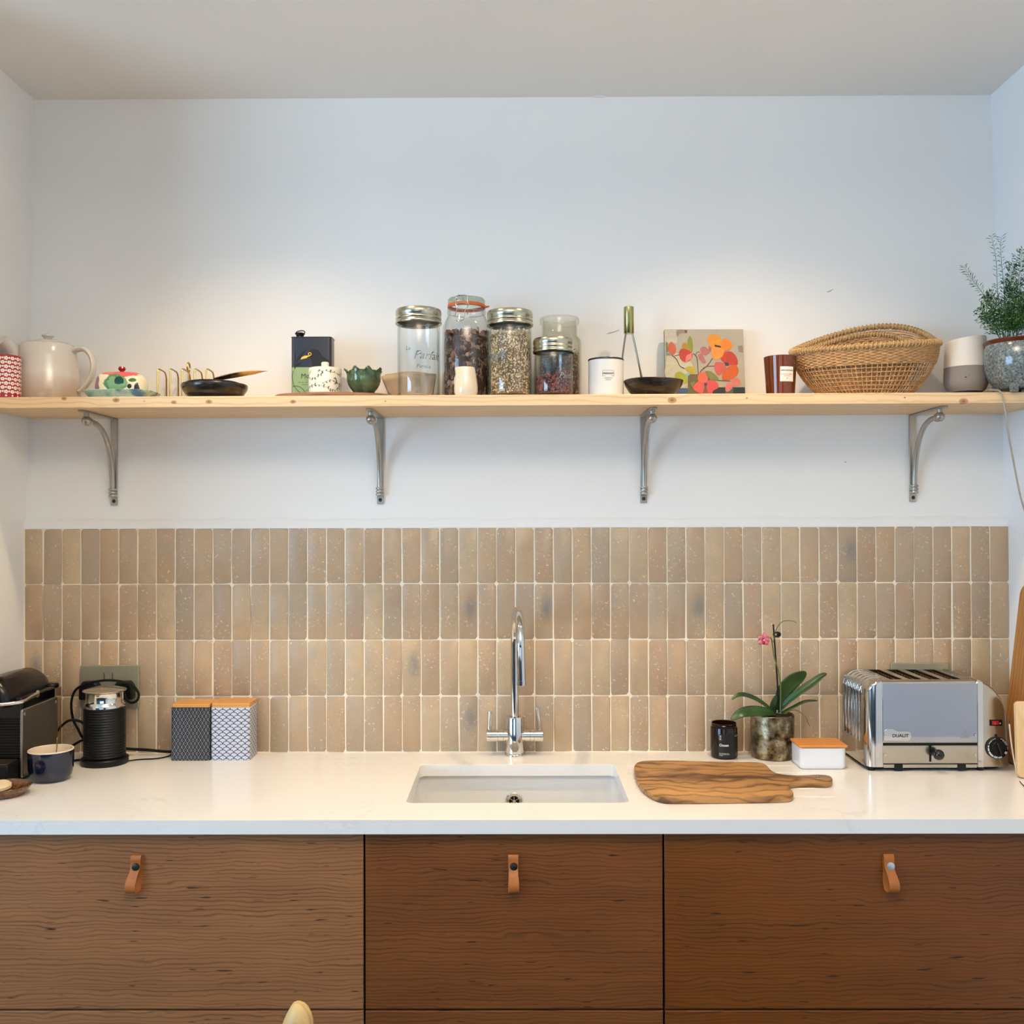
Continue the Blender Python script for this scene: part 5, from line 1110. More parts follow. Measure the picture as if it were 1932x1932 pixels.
# blue cup and its spoon
b = ct(96, 1449); b = Vector((P(96, 1440, 2.41).x, 2.41, ZC)); r = .0525; hh = zc(1411, 2.41)
t = thing('blue_cup', 'dark blue glazed cup with a cream inside beside the coffee machine', 'cup', b)
mb = MB(); mb.lathe([(0, .001), (r*.72, 0), (r*.80, .002), (r*.92, .014), (r*.985, .03), (r, .05), (r, hh-.003)], 56); mb.obj('outer_glaze', M('midnight_blue_glaze', (10, 19, 46), .09, var=.2, vs=14, spec=.7), t)
mb = MB(); mb.lathe([(r, hh-.003), (r-.0008, hh-.0005), (r-.002, hh), (r-.0042, hh-.001), (r-.0048, hh-.01), (r*.85, .014), (r*.6, .007), (0, .006)], 56); lab(mb.obj('inner_glaze', M('cream_lining', (234, 216, 190), .15, spec=.6), t), 'cream coloured inside')
mb = MB(); p0 = P(108, 1391, 2.44)-b; mb.tube(spline([(.0, -.01, .010), (p0.x*.5, p0.y*.5, .03), (p0.x*.93, p0.y*.9, hh-.008), (p0.x, p0.y, p0.z)], 6), [.0022]*18+[.0028], 10, flat=.6); sp_o = mb.obj('teaspoon', m_br2, loc=b); tag(sp_o, 'thin brass teaspoon standing in the blue cup', 'spoon')

# brown dish at the left edge
b = Vector((P(2, 1490, 2.275).x, 2.275, ZC)); hh = zc(1481, 2.27); ax, ay = .0665, .060
md = NT('amber_brown_glaze'); n = md.noise(md.coord(), 60, 4, .7); md.set(base=md.ramp(n, [(.35, lin((58, 34, 16))), (.65, lin((124, 82, 42)))]), rough=.10, spec=.7); md = md.m
mb = MB(); mb.lathe([(0, 0), (.74, 0), (.78, .0015), (.80, .005), (.88, .010), (.97, hh*.75), (1.0, hh-.001), (.985, hh), (.96, hh-.002), (.86, .013), (.7, .008), (0, .007)], 56)
mb.v = [(x*ax, y*ay, z_) for x, y, z_ in mb.v]; o = mb.obj('brown_dish', md, loc=b); tag(o, 'small brown glazed dish on the worktop at the left edge', 'dish')
mb = MB(); mb.lathe([(0, 0), (.024, 0), (.028, .004), (.028, .010), (.024, .014), (0, .015)], 32, M=Matrix.Rotation(.12, 4, 'X')); o = mb.obj('cream_disc', M('cream_soap', (232, 208, 170), .5), loc=b+Vector((-.014, .016, .0085))); tag(o, 'pale cream round piece lying in the brown dish', 'soap')

# patterned tins
m_bamboo = wood('bamboo_lid', (222, 164, 92), (190, 126, 60), 'X', freq=700, wav=.01, fine=.3, rough=.4, line=.5)
Yf = 2.598; D = .0805
def tin(px0, px1, label, base_m, kind):
    x0, x1 = P(px0, 1400, Yf).x, P(px1, 1400, Yf).x; w = (x1-x0)/2-.0004; hh = zc(1334, Yf)
    t = thing('storage_tin', label, 'tin', ((x0+x1)/2, Yf+D/2, ZC), group='patterned storage tins')
    mb = MB(); rc = .008; mb.prism(rrect(-w, w, -D/2, D/2, rc, 5), 0.0, hh); mb.obj('body', base_m, t, bevel=.001)
    mb = MB(); mb.prism(rrect(-w+.001, w-.001, -D/2+.001, D/2-.001, .006, 5), hh, hh+.012 if kind else hh+.009); mb.obj('lid', m_bamboo, t, bevel=.0012)
    per = []                                          # perimeter map: u runs from the back left round the front to the back right
    L1_ = D-2*rc; Lc = rc*PI/2; Lf = 2*w-2*rc
    def fn(u, v_, e=.0003):                           # u=0 at the middle of the front
        s_ = 1 if u >= 0 else -1; a = abs(u)
        if a <= Lf/2: return (u, -D/2-e, v_)
        a -= Lf/2
        if a <= Lc: th = a/rc; return (s_*(w-rc+(rc+e)*math.sin(th)), -D/2+rc-(rc+e)*math.cos(th), v_)
        a -= Lc; return (s_*(w+e), -D/2+rc+a, v_)
    tot = Lf/2+Lc+L1_-.001
    mb = MB()
    if kind == 0:
        pw_, ph_ = .0098, .0180; lo = -tot; n_ = int(2*tot/pw_)+2
        for fam in (1, -1):
            for i in range(-30, n_+30):
                pts = []
                for j in range(0, 61):
                    z_ = .001+(hh-.002)*j/60; u = lo+i*pw_+fam*z_*pw_/ph_
                    if -tot <= u <= tot: pts.append((u, z_))
                    else:
                        if len(pts) > 1: strip(mb, pts, .00065, fn)
                        pts = []
                if len(pts) > 1: strip(mb, pts, .00065, fn)
        j = 0; z_ = ph_/2
        while z_ < hh-.002:
            i = 0
            while lo+(i+(.5 if j % 2 else 0))*pw_ < tot:
                u = lo+(i+(.5 if j % 2 else 0))*pw_; poly(mb, [(u-.0007, z_), (u, z_-.0011), (u+.0007, z_), (u, z_+.0011)], fn); i += 1
            z_ += ph_/2; j += 1
        mb.obj('lattice_print', M('pale_line_print', (178, 180, 184), .4), t)
    else:
        wd_, rh = .0196, .00760; R = wd_*.535
        for j in range(-2, int(hh/rh)+2):
            i = int(-tot/wd_)-2
            while i*wd_ < tot+wd_:
                cu = (i+(.5 if j % 2 else 0))*wd_; cz_ = .003+j*rh; pts = []
                def ok(u, z_):
                    if not (.0008 < z_ < hh-.0008 and -tot < u < tot): return False
                    for dj, du in ((1, .5), (1, -.5), (2, 0)):
                        if math.hypot(u-(cu+du*wd_), z_-(cz_-dj*rh)) < R-.0002: return False
                    return True
                for q in range(41):
                    a = PI*q/40; u, z_ = cu+R*math.cos(a), cz_+R*.98*math.sin(a)
                    if ok(u, z_): pts.append((u, z_))
                    else:
                        if len(pts) > 1: strip(mb, pts, .0016, fn)
                        pts = []
                if len(pts) > 1: strip(mb, pts, .0016, fn)
                i += 1
        mb.obj('scallop_print', M('black_line_print', (22, 24, 30), .4), t)
    return t
tin(321.5, 396, 'black storage tin with a fine white diamond lattice and a bamboo lid', M('black_tin', (20, 21, 26), .38), 0)
tin(397, 471.5, 'white storage tin with black fish scale arcs and a bamboo lid', M('pale_tin', (206, 208, 220), .35), 1)

# candle in a dark jar
m_amber = M('near_black_amber_glass', (32, 17, 9), .07, spec=.35)
b = Vector((P(1366, 1400, 2.63).x, 2.63, ZC)); k = 2.60/F; R = 25.2*k; z = lambda py: zc(py, 2.60)-zc(1434, 2.60)+.001
hh = .0925; t = thing('candle_jar', 'short dark amber candle jar with a black label reading Onsen', 'candle', b)
mb = MB(); mb.lathe([(0, 0), (R-.003, 0), (R-.001, .002), (R, .005), (R, hh-.013), (R-.001, hh-.0105), (R-.003, hh-.0095), (R-.003, hh-.007), (R-.002, hh-.006), (R-.003, hh-.004), (R-.0022, hh-.001), (R-.003, hh), (R-.0045, hh-.001), (R-.005, hh-.02), (R-.006, .05), (0, .05)], 56); mb.obj('glass', m_amber, t)
fn = cylmap(R, .0002); fn2 = cylmap(R, .0005); U = lambda px: math.asin(max(-1, min(1, (px-1366)*k/R)))*R
mb = MB(); g_ = []; ua, ub = U(1351.5), U(1390.3)
for zz in (.006, .036, .067): g_.append([Vector(fn(ua+(ub-ua)*q/14, zz)) for q in range(15)])
mb.rings(g_, closed=False); lb_ = mb.obj('label', M('matt_black_label', (10, 10, 11), .5), t)
m_wp = M('white_print', (214, 212, 208), .5); mb = MB()
for s, x, zz, sz, al, bo in (('Onsen', ua+.002, .0355, .0092, 'LEFT', .03), ('Earl of East', ub-.004, .0600, .0040, 'RIGHT', .01), ('温', ua+.0015, .0590, .0062, 'LEFT', 0), ('泉', ua+.0015, .0520, .0062, 'LEFT', 0)):
    v, f = text_polys(s, sz, al, bo); add2d(mb, v, f, fn2, x, zz)
strip(mb, [(ua, .0665), (0, .0668), (ub*.9, .0665)], .0004, fn2)
rj = random.Random(8)
for zz, wd_ in ((.0165, .024), (.0138, .027), (.0108, .009)):
    x = ua+.002
    while x < ua+.002+wd_: w_ = rj.uniform(.0005, .0010); poly(mb, [(x, zz), (x+w_, zz), (x+w_, zz+.0013), (x, zz+.0013)], fn2); x += w_+rj.choice((.0003, .0003, .0009))
ux = U(1385.5); strip(mb, [(ux-.0025, .010), (ux, .019), (ux+.0025, .010)], .0006, fn2)
mb.obj('lettering', m_wp, lb_)

# orchid
b = Vector((P(1457.5, 1400, 2.632).x, 2.632, ZC)); k = 2.632/F; R = .0565; hh = zc(1347, 2.632)
t = thing('potted_orchid', 'pink orchid with one bloom in a tarnished metallic pot', 'potted plant', b)
mp = NT('tarnished_silver_bronze'); n = mp.noise(mp.coord(), 34, 5, .65); n2 = mp.noise(mp.coord(), 190, 3)
base = mp.ramp(n, [(.34, lin((60, 46, 26))), (.5, lin((130, 112, 80))), (.62, lin((176, 164, 136)))]); base = mp.mix(mp.ramp(n2, [(.30, (.8, .8, .8)), (.36, (0, 0, 0))]), base, (*lin((34, 26, 16)), 1))
mp.set(base=base, metal=.85, rough=mp.math('MULTIPLY_ADD', n, .35, .14)); mp.bump(mp.noise(mp.coord(), 60, 4), .35, .001); mp = mp.m
mb = MB(); mb.lathe([(0, 0), (R-.006, 0), (R-.0015, .002), (R, .008), (R, hh-.002), (R-.001, hh), (R-.003, hh), (R-.004, hh-.003), (R-.004, hh-.012), (0, hh-.012)], 64); mb.obj('pot', mp, t)
mb = MB(); mb.lathe([(0, hh-.006), (R-.004, hh-.009)], 32); mb.obj('bark', M('orchid_bark', (42, 28, 18), .95, bump=1, bs=300, bd=.003), t)
m_leaf = NT('orchid_leaf'); n = m_leaf.noise(m_leaf.coord(), 14, 2); m_leaf.set(base=m_leaf.ramp(n, [(.35, lin((24, 48, 16))), (.65, lin((46, 80, 28)))]), rough=.32, spec=.5); m_leaf = m_leaf.m
def leaf(pts, wid, nrm, fold=.18, nseg=7):
    sp = spline(pts, 6); n_ = len(sp); g_ = []; mb = MB()
    for i, p_ in enumerate(sp):
        u = i/(n_-1); tg = (sp[min(i+1, n_-1)]-sp[max(i-1, 0)]).normalized(); side = tg.cross(Vector(nrm)).normalized(); up_ = side.cross(tg).normalized()
        w_ = wid*max(.03, (math.sin(PI*min(1, .09+.91*u)**1.1))**.62 if u < 1 else .03)
        g_.append([p_+side*(w_*q)+up_*(fold*w_*abs(q)*1.0) for q in [-1+2*j/nseg for j in range(nseg+1)]])
    mb.rings(g_, closed=False); o = mb.obj('leaf', m_leaf, t, solid=.0016); return o
q = lambda px, py, dy=0: P(px, py, 2.632+dy)-b
leaf([q(1462, 1346, -.01), q(1445, 1343, -.03), q(1420, 1342, -.05), q(1398, 1346, -.062), q(1379, 1358, -.066)], .0155, (.15, -.75, .65), .12)
leaf([q(1461, 1344), q(1443, 1330, -.012), q(1423, 1318, -.02), q(1403, 1311.5, -.03), q(1390, 1313, -.035), q(1380.5, 1320, -.04)], .0085, (-.1, -.55, .8), .3)
leaf([q(1469, 1340, .012), q(1473, 1318, .012), q(1480, 1301, .010), q(1494, 1286, .008), q(1509, 1276, .006), q(1521, 1268, .006)], .0225, (.25, -.95, -.1), .10, 9)
leaf([q(1471, 1340, .0), q(1488, 1322, -.008), q(1512, 1303, -.018), q(1533, 1289, -.022), q(1549, 1276, -.02), q(1560, 1271, -.018)], .0105, (-.3, -.72, .55), .35)
leaf([q(1474, 1345, -.005), q(1496, 1334.5, -.01), q(1520, 1323.5, -.014), q(1543, 1322, -.01)], .0055, (-.1, -.4, .9), .2)
leaf([q(1463, 1344, .01), q(1458, 1334, .008), q(1461, 1322, .006), q(1467, 1310, .004)], .008, (0, -1, .1), .2)
m_stem = M('flower_stem', (92, 104, 44), .5)
mb = MB(); mb.tube(spline([q(1472, 1344, -.006), q(1473, 1300, -.008), q(1469, 1268, -.008), q(1461, 1240, -.009), q(1457.5, 1218, -.012), q(1455, 1205, -.018), q(1447, 1203, -.02)], 6), .0018, 8); mb.tube(spline([q(1459, 1212, -.008), q(1462, 1196, -.006), q(1467, 1183, -.006), q(1477, 1172.5, -.006), q(1490, 1171.3, -.006), q(1498, 1172.5, -.005), q(1503, 1176, -.004)], 6), [.0013-.0006*i/36 for i in range(37)], 6); mb.obj('stem', m_stem, t)
mb = MB(); mb.tube([q(1469.5, 1345, 0), q(1466, 1275, 0), q(1459, 1178, -.002)], .0021, 8); mb.obj('stake', m_black, t)
mb = MB(); c = q(1466, 1197, -.005); mb.tube([(c.x+.009*math.cos(a)*1.0, c.y+.0, c.z+.0055*math.sin(a)) for a in [2*PI*i/16 for i in range(16)]], .0022, 8, closed=True); mb.sphere(c+Vector((.003, -.002, 0)), .0045, 12, 8); mb.obj('stem_clip', m_black, t)
m_root = M('aerial_root', (112, 84, 56), .7); mb = MB(); mb.tube(spline([q(1480, 1347, -.02), q(1493, 1340, -.03), q(1504, 1340.5, -.035), q(1514, 1347, -.04), q(1522, 1356, -.045), q(1524, 1363, -.045), q(1528, 1370, -.045)], 5), [.0019-.001*i/31 for i in range(31)], 7); mb.obj('aerial_root', m_root, t)
fc = q(1439.5, 1207, -.03); m_pet = NT('orchid_petal'); n = m_pet.noise(m_pet.coord(), 160, 2); m_pet.set(base=m_pet.ramp(n, [(.35, lin((170, 60, 88))), (.65, lin((224, 140, 146)))]), rough=.5, sub=0.0); m_pet = m_pet.m
def petal2(a, L, w_, tw=0.0):
    g_ = []; mb = MB()
    for i in range(8):
        u = i/7; ww = w_*max(.05, math.sin(PI*min(1, .12+.86*u))**.7); row = []
        for j in range(5):
            s_ = (j/2-1); x, y = u*L, s_*ww
            row.append(fc+Vector((x*math.cos(a)-y*math.sin(a), -.002-.006*math.sin(u*2.2)+.003*abs(s_)*u, x*math.sin(a)+y*math.cos(a))))
        g_.append(row)
    mb.rings(g_, closed=False); mb.obj('petal', m_pet, t, solid=.0008)
for a, L, w_ in ((80, .0195, .0072), (152, .0155, .0080), (22, .0168, .0084), (222, .0168, .0068), (-38, .0195, .0074)): petal2(math.radians(a), L, w_)
mb = MB(); mb.sphere(fc+Vector((0, -.009, -.007)), .0042, 12, 8, (1, .8, 1.25)); mb.sphere(fc+Vector((0, -.010, 0)), .0022, 10, 8, mi=1); mb.obj('lip', [M('orchid_lip', (158, 28, 66), .4), M('orchid_column', (240, 206, 206), .4)], t)

# white box with bamboo lid
x0, x1 = P(1510.5, 1440, 2.494).x, P(1597, 1440, 2.494).x; D = .088; hh = zc(1413, 2.494)
t = thing('lidded_box', 'small white box with a bamboo lid beside the toaster', 'box', ((x0+x1)/2, 2.494+D/2, ZC)); w = (x1-x0)/2
mb = MB(); g_ = []
for ins, z_ in ((.006, 0), (.003, .001), (.0008, .004), (0, .010), (-.0005, hh)): g_.append([Vector((x, y, z_)) for x, y in rrect(-w+ins, w-ins, -D/2+ins, D/2-ins, .012, 6)])
mb.rings(g_, True, True, True); mb.obj('box_body', M('white_enamel_box', (232, 234, 236), .15, spec=.6), t)
mb = MB(); mb.prism(rrect(-w-.0035, w+.0045, -D/2-.003, D/2-.001, .006, 5), hh+.001, hh+.0075); ld = mb.obj('lid', wood('orange_bamboo', (214, 142, 72), (184, 108, 46), 'X', freq=700, wav=.01, fine=.25, rough=.4, line=.4), t, bevel=.0025, seg=3)
mb = MB(); mb.prism(rrect(-w+.003, w-.003, -D/2+.003, D/2-.003, .006, 5), hh-.001, hh+.0015); mb.obj('seal', m_blackm, ld)

# toaster
Yt = 2.477; kt = Yt/F; bx = P(1769, 1440, Yt).x; b = Vector((bx, Yt, ZC)); D = .2
TX = lambda px: P(px, 1440, Yt).x-bx
TZ = lambda py: (1455-py)*kt
t = thing('toaster', 'polished steel four slot toaster with a black lever knob and dial', 'toaster', b)
m_steel = M('polished_steel', (206, 204, 200), .10, 1.0, rvar=.10, vs=14); m_steel2 = M('worn_steel', (186, 178, 164), .22, 1.0, rvar=.14, vs=16, var=.05); m_mirror = M('mirror_steel', (172, 176, 184), .045, 1.0)
xL, xR_ = TX(1636), TX(1902.5); zt_ = TZ(1285.5); zb_ = TZ(1447)
def ztop(x):
    d = x-xL; r_ = .038
    if d < r_: return zt_-r_+math.sqrt(max(0, r_*r_-(r_-d)**2))
    xa_ = TX(1843); 
    if x > xa_:
        u = min(1, (x-xa_)/(xR_-xa_)); return TZ(1372)+(zt_-TZ(1372))*math.sqrt(max(0, 1-u*u))
    return zt_
def yfr(x):
    d = x-xL; r_ = .024
    return r_-math.sqrt(max(0, r_*r_-(r_-d)**2)) if d < r_ else 0.0
def section(x, g=0.0, zlo=None):
    z1 = ztop(x)+g; yf = yfr(x)-g; yb_ = D-yfr(x)*.8+g; r_ = min(.011, max(.002, (z1-zb_)*.3)); lo = zb_ if zlo is None else zlo; pts = [Vector((x, yf, lo))]
    for i in range(7): a = PI/2*i/6; pts.append(Vector((x, yf+r_-r_*math.cos(a), z1-r_+r_*math.sin(a))))
    for i in range(7): a = PI/2*i/6; pts.append(Vector((x, yb_-r_+r_*math.sin(a), z1-r_+r_*math.cos(a))))
    pts.append(Vector((x, yb_, lo))); return pts
def slab(xs, g=0.0): mb = MB(); mb.rings([section(x, g) for x in xs], True, True, True); return mb
xs = [xL+.038*(1-math.cos(PI/2*i/8)) for i in range(9)]+[TX(1720), TX(1780), TX(1843)]+[TX(1843)+(xR_-TX(1843))*math.sin(PI/2*i/12) for i in range(1, 13)]
body = slab(xs).obj('body', m_steel2, t, angle=32)
cut = []
dk = M('toaster_slot_dark', (26, 18, 12), .5)
for i in range(4):
    xa_ = P(1681+36.7*i, 1284, 2.50).x-bx; mb = MB(); mb.box(xa_, xa_+.030, .024, .188, zt_-.085, zt_+.05); c_ = mb.obj('c', dk, smooth=False); c_.location = b; cut.append(c_)
bpy.context.view_layer.update()
for c_ in cut:
    m = body.modifiers.new('b', 'BOOLEAN'); m.object = c_; m.operation = 'DIFFERENCE'; m.solver = 'EXACT'; m.material_mode = 'TRANSFER'
dg = bpy.context.evaluated_depsgraph_get(); me = bpy.data.meshes.new_from_object(body.evaluated_get(dg)); body.modifiers.clear(); body.data = me
for c_ in cut: bpy.data.objects.remove(c_)
for i in range(4):
    xa_ = P(1681+36.7*i, 1284, 2.50).x-bx; mb = MB()
    for x in (xa_+.006, xa_+.024):
        for j in range(9): y_ = .03+j*.0185; mb.tube([(x, y_, zt_-.08), (x, y_, zt_-.004)], .0009, 5)
        mb.tube([(x, .026, zt_-.006), (x, .186, zt_-.006)], .0009, 5)
    mb.obj('bread_guide', m_brass, body)
# end castings
xs1 = [xL+.038*(1-math.cos(PI/2*i/8)) for i in range(9)]+[TX(1665.5)]
mb = slab([x for x in xs1], .0022); mb.v = [(x-.001, y, z_) for x, y, z_ in mb.v]; cs = mb.obj('end_casting', m_steel, t, angle=32)
mb = slab([TX(1844.5), TX(1849), TX(1854.5)], .0030); mb.obj('end_casting', m_steel, t, angle=32)
for i in range(6):
    y_ = .045+i*.0245; pts = [(xL-.0028, y_, .066+.0)]
    for j in range(9): a = PI/2*j/8; pts.append((xL+.038-.0412*math.cos(a), y_, zt_-.038+.0402*math.sin(a)))
    pts.append((xL+.050, y_, zt_+.0022)); mb = MB(); mb.tube(pts, .0015, 8); mb.obj('rib', m_steel, cs)
mb = MB(); Mx = Matrix.Rotation(PI/2, 4, 'X')
def face(px0, px1, py0, py1, y0, y1, name, m, parent=t, r=0.0, bev=.0004):
    mb = MB(); o_ = rrect(TX(px0), TX(px1), TZ(py1), TZ(py0), r, 5) if r else [(TX(px0), TZ(py1)), (TX(px1), TZ(py1)), (TX(px1), TZ(py0)), (TX(px0), TZ(py0))]
    mb.prism(o_, y0, y1, Mx); return mb.obj(name, m, parent, bevel=bev)
pn = face(1666, 1844.2, 1290.5, 1399.5, -.002, .0012, 'front_panel', m_mirror)
face(1666, 1844, 1401.5, 1407, -.002, .0003, 'panel_gap', m_black)
lp = face(1666, 1844.2, 1408.5, 1440, -.002, .0014, 'lower_panel', m_steel2)
face(1666, 1844, 1440.2, 1442.2, -.002, .0004, 'tray_gap', m_black)
face(1667, 1843, 1442.4, 1448.5, -.006, .0006, 'crumb_tray', m_steel2)
for px in (1687, 1806): face(px, px+16, 1441, 1453.5, -.004, .0022, 'tray_clip', m_black, bev=.001)
mb = MB()
for px, py, pr_ in ((1670, 1387, pn), (1840.5, 1387, pn), (1670, 1423.5, lp), (1840.5, 1424, lp)):
    mb = MB(); mb.lathe([(0, .0014), (.0015, .0014), (.002, .0024), (.0034, .0022), (.004, .0008)], 16, c=(0, 0, 0), M=Matrix.Translation((TX(px), -.0008, TZ(py))) @ Mx); mb.obj('rivet', m_steel, pr_)
# raised name badge
bd = [(1667, 1397), (1667, 1380), (1670, 1376.5), (1675, 1375), (1683, 1375), (1688, 1377), (1692, 1379.5), (1698, 1380), (1712, 1379.5), (1717, 1381), (1719, 1385), (1719.5, 1391), (1717, 1396), (1712, 1398)]
mb = MB(); mb.prism([(TX(x), TZ(y)) for x, y in bd][::-1], .001, .0028, Mx); bo_ = mb.obj('badge', m_steel, pn, bevel=.0011, seg=3)
mb = MB(); v, f = text_polys('DUALIT', .0105, 'LEFT', .03); add2d(mb, v, f, lambda x, y: (TX(1683)+x*1.12, -.0030, TZ(1390.5)+y)); mb.obj('badge_lettering', M('badge_dark', (74, 66, 54), .3, .8), bo_)
mb = MB(); f_ = lambda x, y: (TX(x), -.0014, TZ(y)); strip(mb, [(1813, 1392.5), (1822, 1379), (1831, 1392.5), (1813, 1392.5)], .8, f_); strip(mb, [(1818, 1390), (1826, 1390)], 3.0, f_); mb.obj('warning_triangle', M('etched_grey', (150, 142, 126), .4, .5), pn)
# slot and lever
face(1752.5, 1757, 1404, 1437, -.002, .0017, 'lever_slot', m_black, lp, r=.002)
mb = MB(); kx, kz = TX(1763.5), TZ(1420); mb.sphere((kx, -.024, kz), .0132, 28, 18); mb.tube([(TX(1755), -.001, TZ(1421)), (kx, -.015, kz)], .003, 10); mb.obj('lever_knob', M('bakelite_black', (14, 13, 13), .12), t)
# control end
yp = -.0004
sw = face(1867.5, 1891, 1358.5, 1370, -.001, .0016, 'switch_frame', m_black, t, r=.001)
m_red = M('red_rocker', (160, 22, 20), .25)
face(1871.5, 1884.5, 1360.5, 1368.2, .001, .003, 'switch_rocker', m_red, sw, bev=.0006)
mb = MB(); v, f = text_polys('0', .0062, 'CENTER', .02); add2d(mb, v, f, lambda x, y: (TX(1886.8)+x, -.0022, TZ(1366.8)+y)); v, f = text_polys('-', .006, 'CENTER', .02); add2d(mb, v, f, lambda x, y: (TX(1877)+x, -.0033, TZ(1366.2)+y)); mb.obj('switch_mark', m_wp, sw)
mb = MB(); mb.lathe([(0, .002), (.0026, .0016), (.0034, 0)], 16, M=Matrix.Translation((TX(1879.5), 0, TZ(1388))) @ Mx); mb.obj('pilot_dot', m_black, t)
Md = Matrix.Translation((TX(1880.5), 0, TZ(1411))) @ Mx
mb = MB(); mb.lathe([(.0272, 0), (.0272, .005), (.026, .0062), (.0185, .0066), (.0180, .0105), (.0168, .012), (0, .012)], 48, M=Md); dl = mb.obj('timer_dial', m_black, t)
mb = MB(); fd = lambda r_, a, d=.0068: tuple(Md @ Vector((r_*math.sin(a), r_*math.cos(a), d)))
def arc_(a0, a1, r0, r1): mb.rings([[Vector(fd(r0, math.radians(a0+(a1-a0)*i/8))) for i in range(9)], [Vector(fd(r1, math.radians(a0+(a1-a0)*i/8))) for i in range(9)]], closed=False)
for a0, a1, r0, r1 in ((-12, -34, .0240, .0248), (-38, -66, .0236, .0250), (-73, -85, .0222, .0252), (-89, -108, .0216, .0252), (-112, -150, .0212, .0252), (-154, -178, .0208, .0252), (178, 155, .0218, .0252), (128, 112, .0200, .0256), (16, 40, .0238, .0250), (44, 74, .0240, .0250), (30, 70, .0214, .0222), (80, 98, .0236, .0244)): arc_(a0, a1, r0, r1)
mb.obj('dial_scale', m_wp, dl)
mb = MB(); mb.box(-.0022, .0022, -.015, .015, .012, .0185, M=Md @ Matrix.Rotation(.35, 4, 'Z')); mb.obj('dial_grip', M('satin_black', (20, 20, 20), .3), dl, bevel=.0015)
# black base rail and feet
mb = MB(); g_ = []
for z_, ins in ((.0035, .004), (.0105, .0005)):
    g_.append([Vector((x, y, z_)) for x, y in rrect(xL+ins+.004, xR_-ins-.004, ins+.012, D-ins-.002, .022, 6)])
mb.rings(g_, True, True, True); mb.obj('base_plate', m_black, t)
for x, y in ((TX(1647), .014), (TX(1853), .014), (TX(1650), D-.02), (TX(1885), D-.02)):
    mb = MB(); mb.lathe([(0, 0), (.0085, 0), (.0095, .002), (.0095, .010), (0, .011)], 20, c=(x, y, 0)); mb.obj('foot', m_black, t)

# paddle board
zt_ = ZC+.0145
m_acacia = wood('acacia', (188, 140, 84), (96, 60, 30), 'X', freq=340, wav=.08, fine=.55, rough=.45, line=.55, lowvar=.38, blotch=(70, 40, 20), seed=.7, stretch=9)
opx = [(1196, 1447), (1200, 1440), (1209, 1436), (1228, 1434.5), (1270, 1434.5), (1319, 1436), (1380, 1437), (1430, 1438), (1441, 1440), (1448, 1445), (1455, 1452.5), (1464, 1457.5), (1476, 1460.5), (1502, 1462.6), (1536, 1461), (1556, 1461.5), (1567, 1464), (1571, 1469), (1568, 1473.5), (1556, 1475.5), (1535, 1475), (1515, 1475), (1500, 1475.5), (1491, 1477.5), (1486.5, 1482), (1487.5, 1486.5), (1494, 1490), (1497, 1494.5), (1495, 1499.5), (1487, 1502), (1456, 1503.5), (1365, 1504.8), (1274, 1505.5), (1247, 1503.5), (1229, 1497), (1214, 1487), (1204, 1474), (1198, 1460)]
cen = PZ(1350, 1470, zt_); cen.z = ZC
sp = [Vector((PZ(x, y, zt_).x, PZ(x, y, zt_).y, 0)) for x, y in opx]
sm = []
for i in range(len(sp)):
    a_, b_, c_, d_ = sp[i-1], sp[i], sp[(i+1) % len(sp)], sp[(i+2) % len(sp)]
    sm += [b_, (b_+c_)*.5625-(a_+d_)*.0625]
mb = MB(); cc = sum(sm, Vector())/len(sm)
def inset(e):
    out = []
    for i, p_ in enumerate(sm):
        d = (sm[(i+1) % len(sm)]-sm[i-1]).normalized(); nrm = Vector((-d.y, d.x, 0))
        out.append(p_+nrm*e)
    return out
sgn = 1 if (inset(.001)[0]-cc).length < (sm[0]-cc).length else -1
g_ = [[Vector((p_.x-cen.x, p_.y-cen.y, z_)) for p_ in inset(sgn*e)] for e, z_ in ((.003, 0), (.0005, .002), (0, .006), (0, .0125), (.0008, .0140), (.0025, .0145))]
mb.rings(g_, True, True, True); t = thing('chopping_board', 'paddle shaped wooden chopping board lying to the right of the sink', 'chopping board', cen); mb.obj('board', m_acacia, t)
gp = PZ(1543, 1466.5, zt_)-cen
mb = MB(); mb.lathe([(.0045, .0142), (.0055, .0152), (.0078, .0152), (.0085, .0144)], 28, c=(gp.x, gp.y, 0)); mb.lathe([(0, .0147), (.0048, .0147)], 20, c=(gp.x, gp.y, 0), mi=1); mb.obj('hanging_eyelet', [M('dull_steel_eyelet', (150, 144, 138), .4, .8), m_dark], t)

# boards leaning at the right end
Yf_ = 2.60; bt = P(1888, 1430, Yf_); tp = P(1925.5, 1101, Yf_)
hh = tp.z-ZC; x0 = P(1889, 1420, Yf_).x-.003; x1 = tp.x; sl = math.atan2(x1-x0, hh)
m_oak = wood('oiled_oak_board', (186, 134, 76), (132, 86, 40), 'Z', freq=380, wav=.04, fine=.5, rough=.5, line=.45, lowvar=.2)
Ml = Matrix.Translation((0, 0, .0)) @ Matrix.Rotation(sl, 4, 'Y')
L_ = hh/math.cos(sl)
mb = MB(); out = rrect(-.165, 0, 0.003, L_, .030, 6)       # y, z outline
Myz = Matrix(((0, 0, 1, 0), (1, 0, 0, 0), (0, 1, 0, 0), (0, 0, 0, 1)))
mb.prism(out, 0, .018, Ml @ Myz); o = mb.obj('large_board', m_oak, loc=(x0, Yf_, ZC), bevel=.003, seg=3); tag(o, 'tall oiled oak board leaning on the right wall behind the toaster', 'chopping board')
Yp = 2.405; xa_ = P(1920.5, 1440, Yp).x; hp_ = zc(1327, Yp)
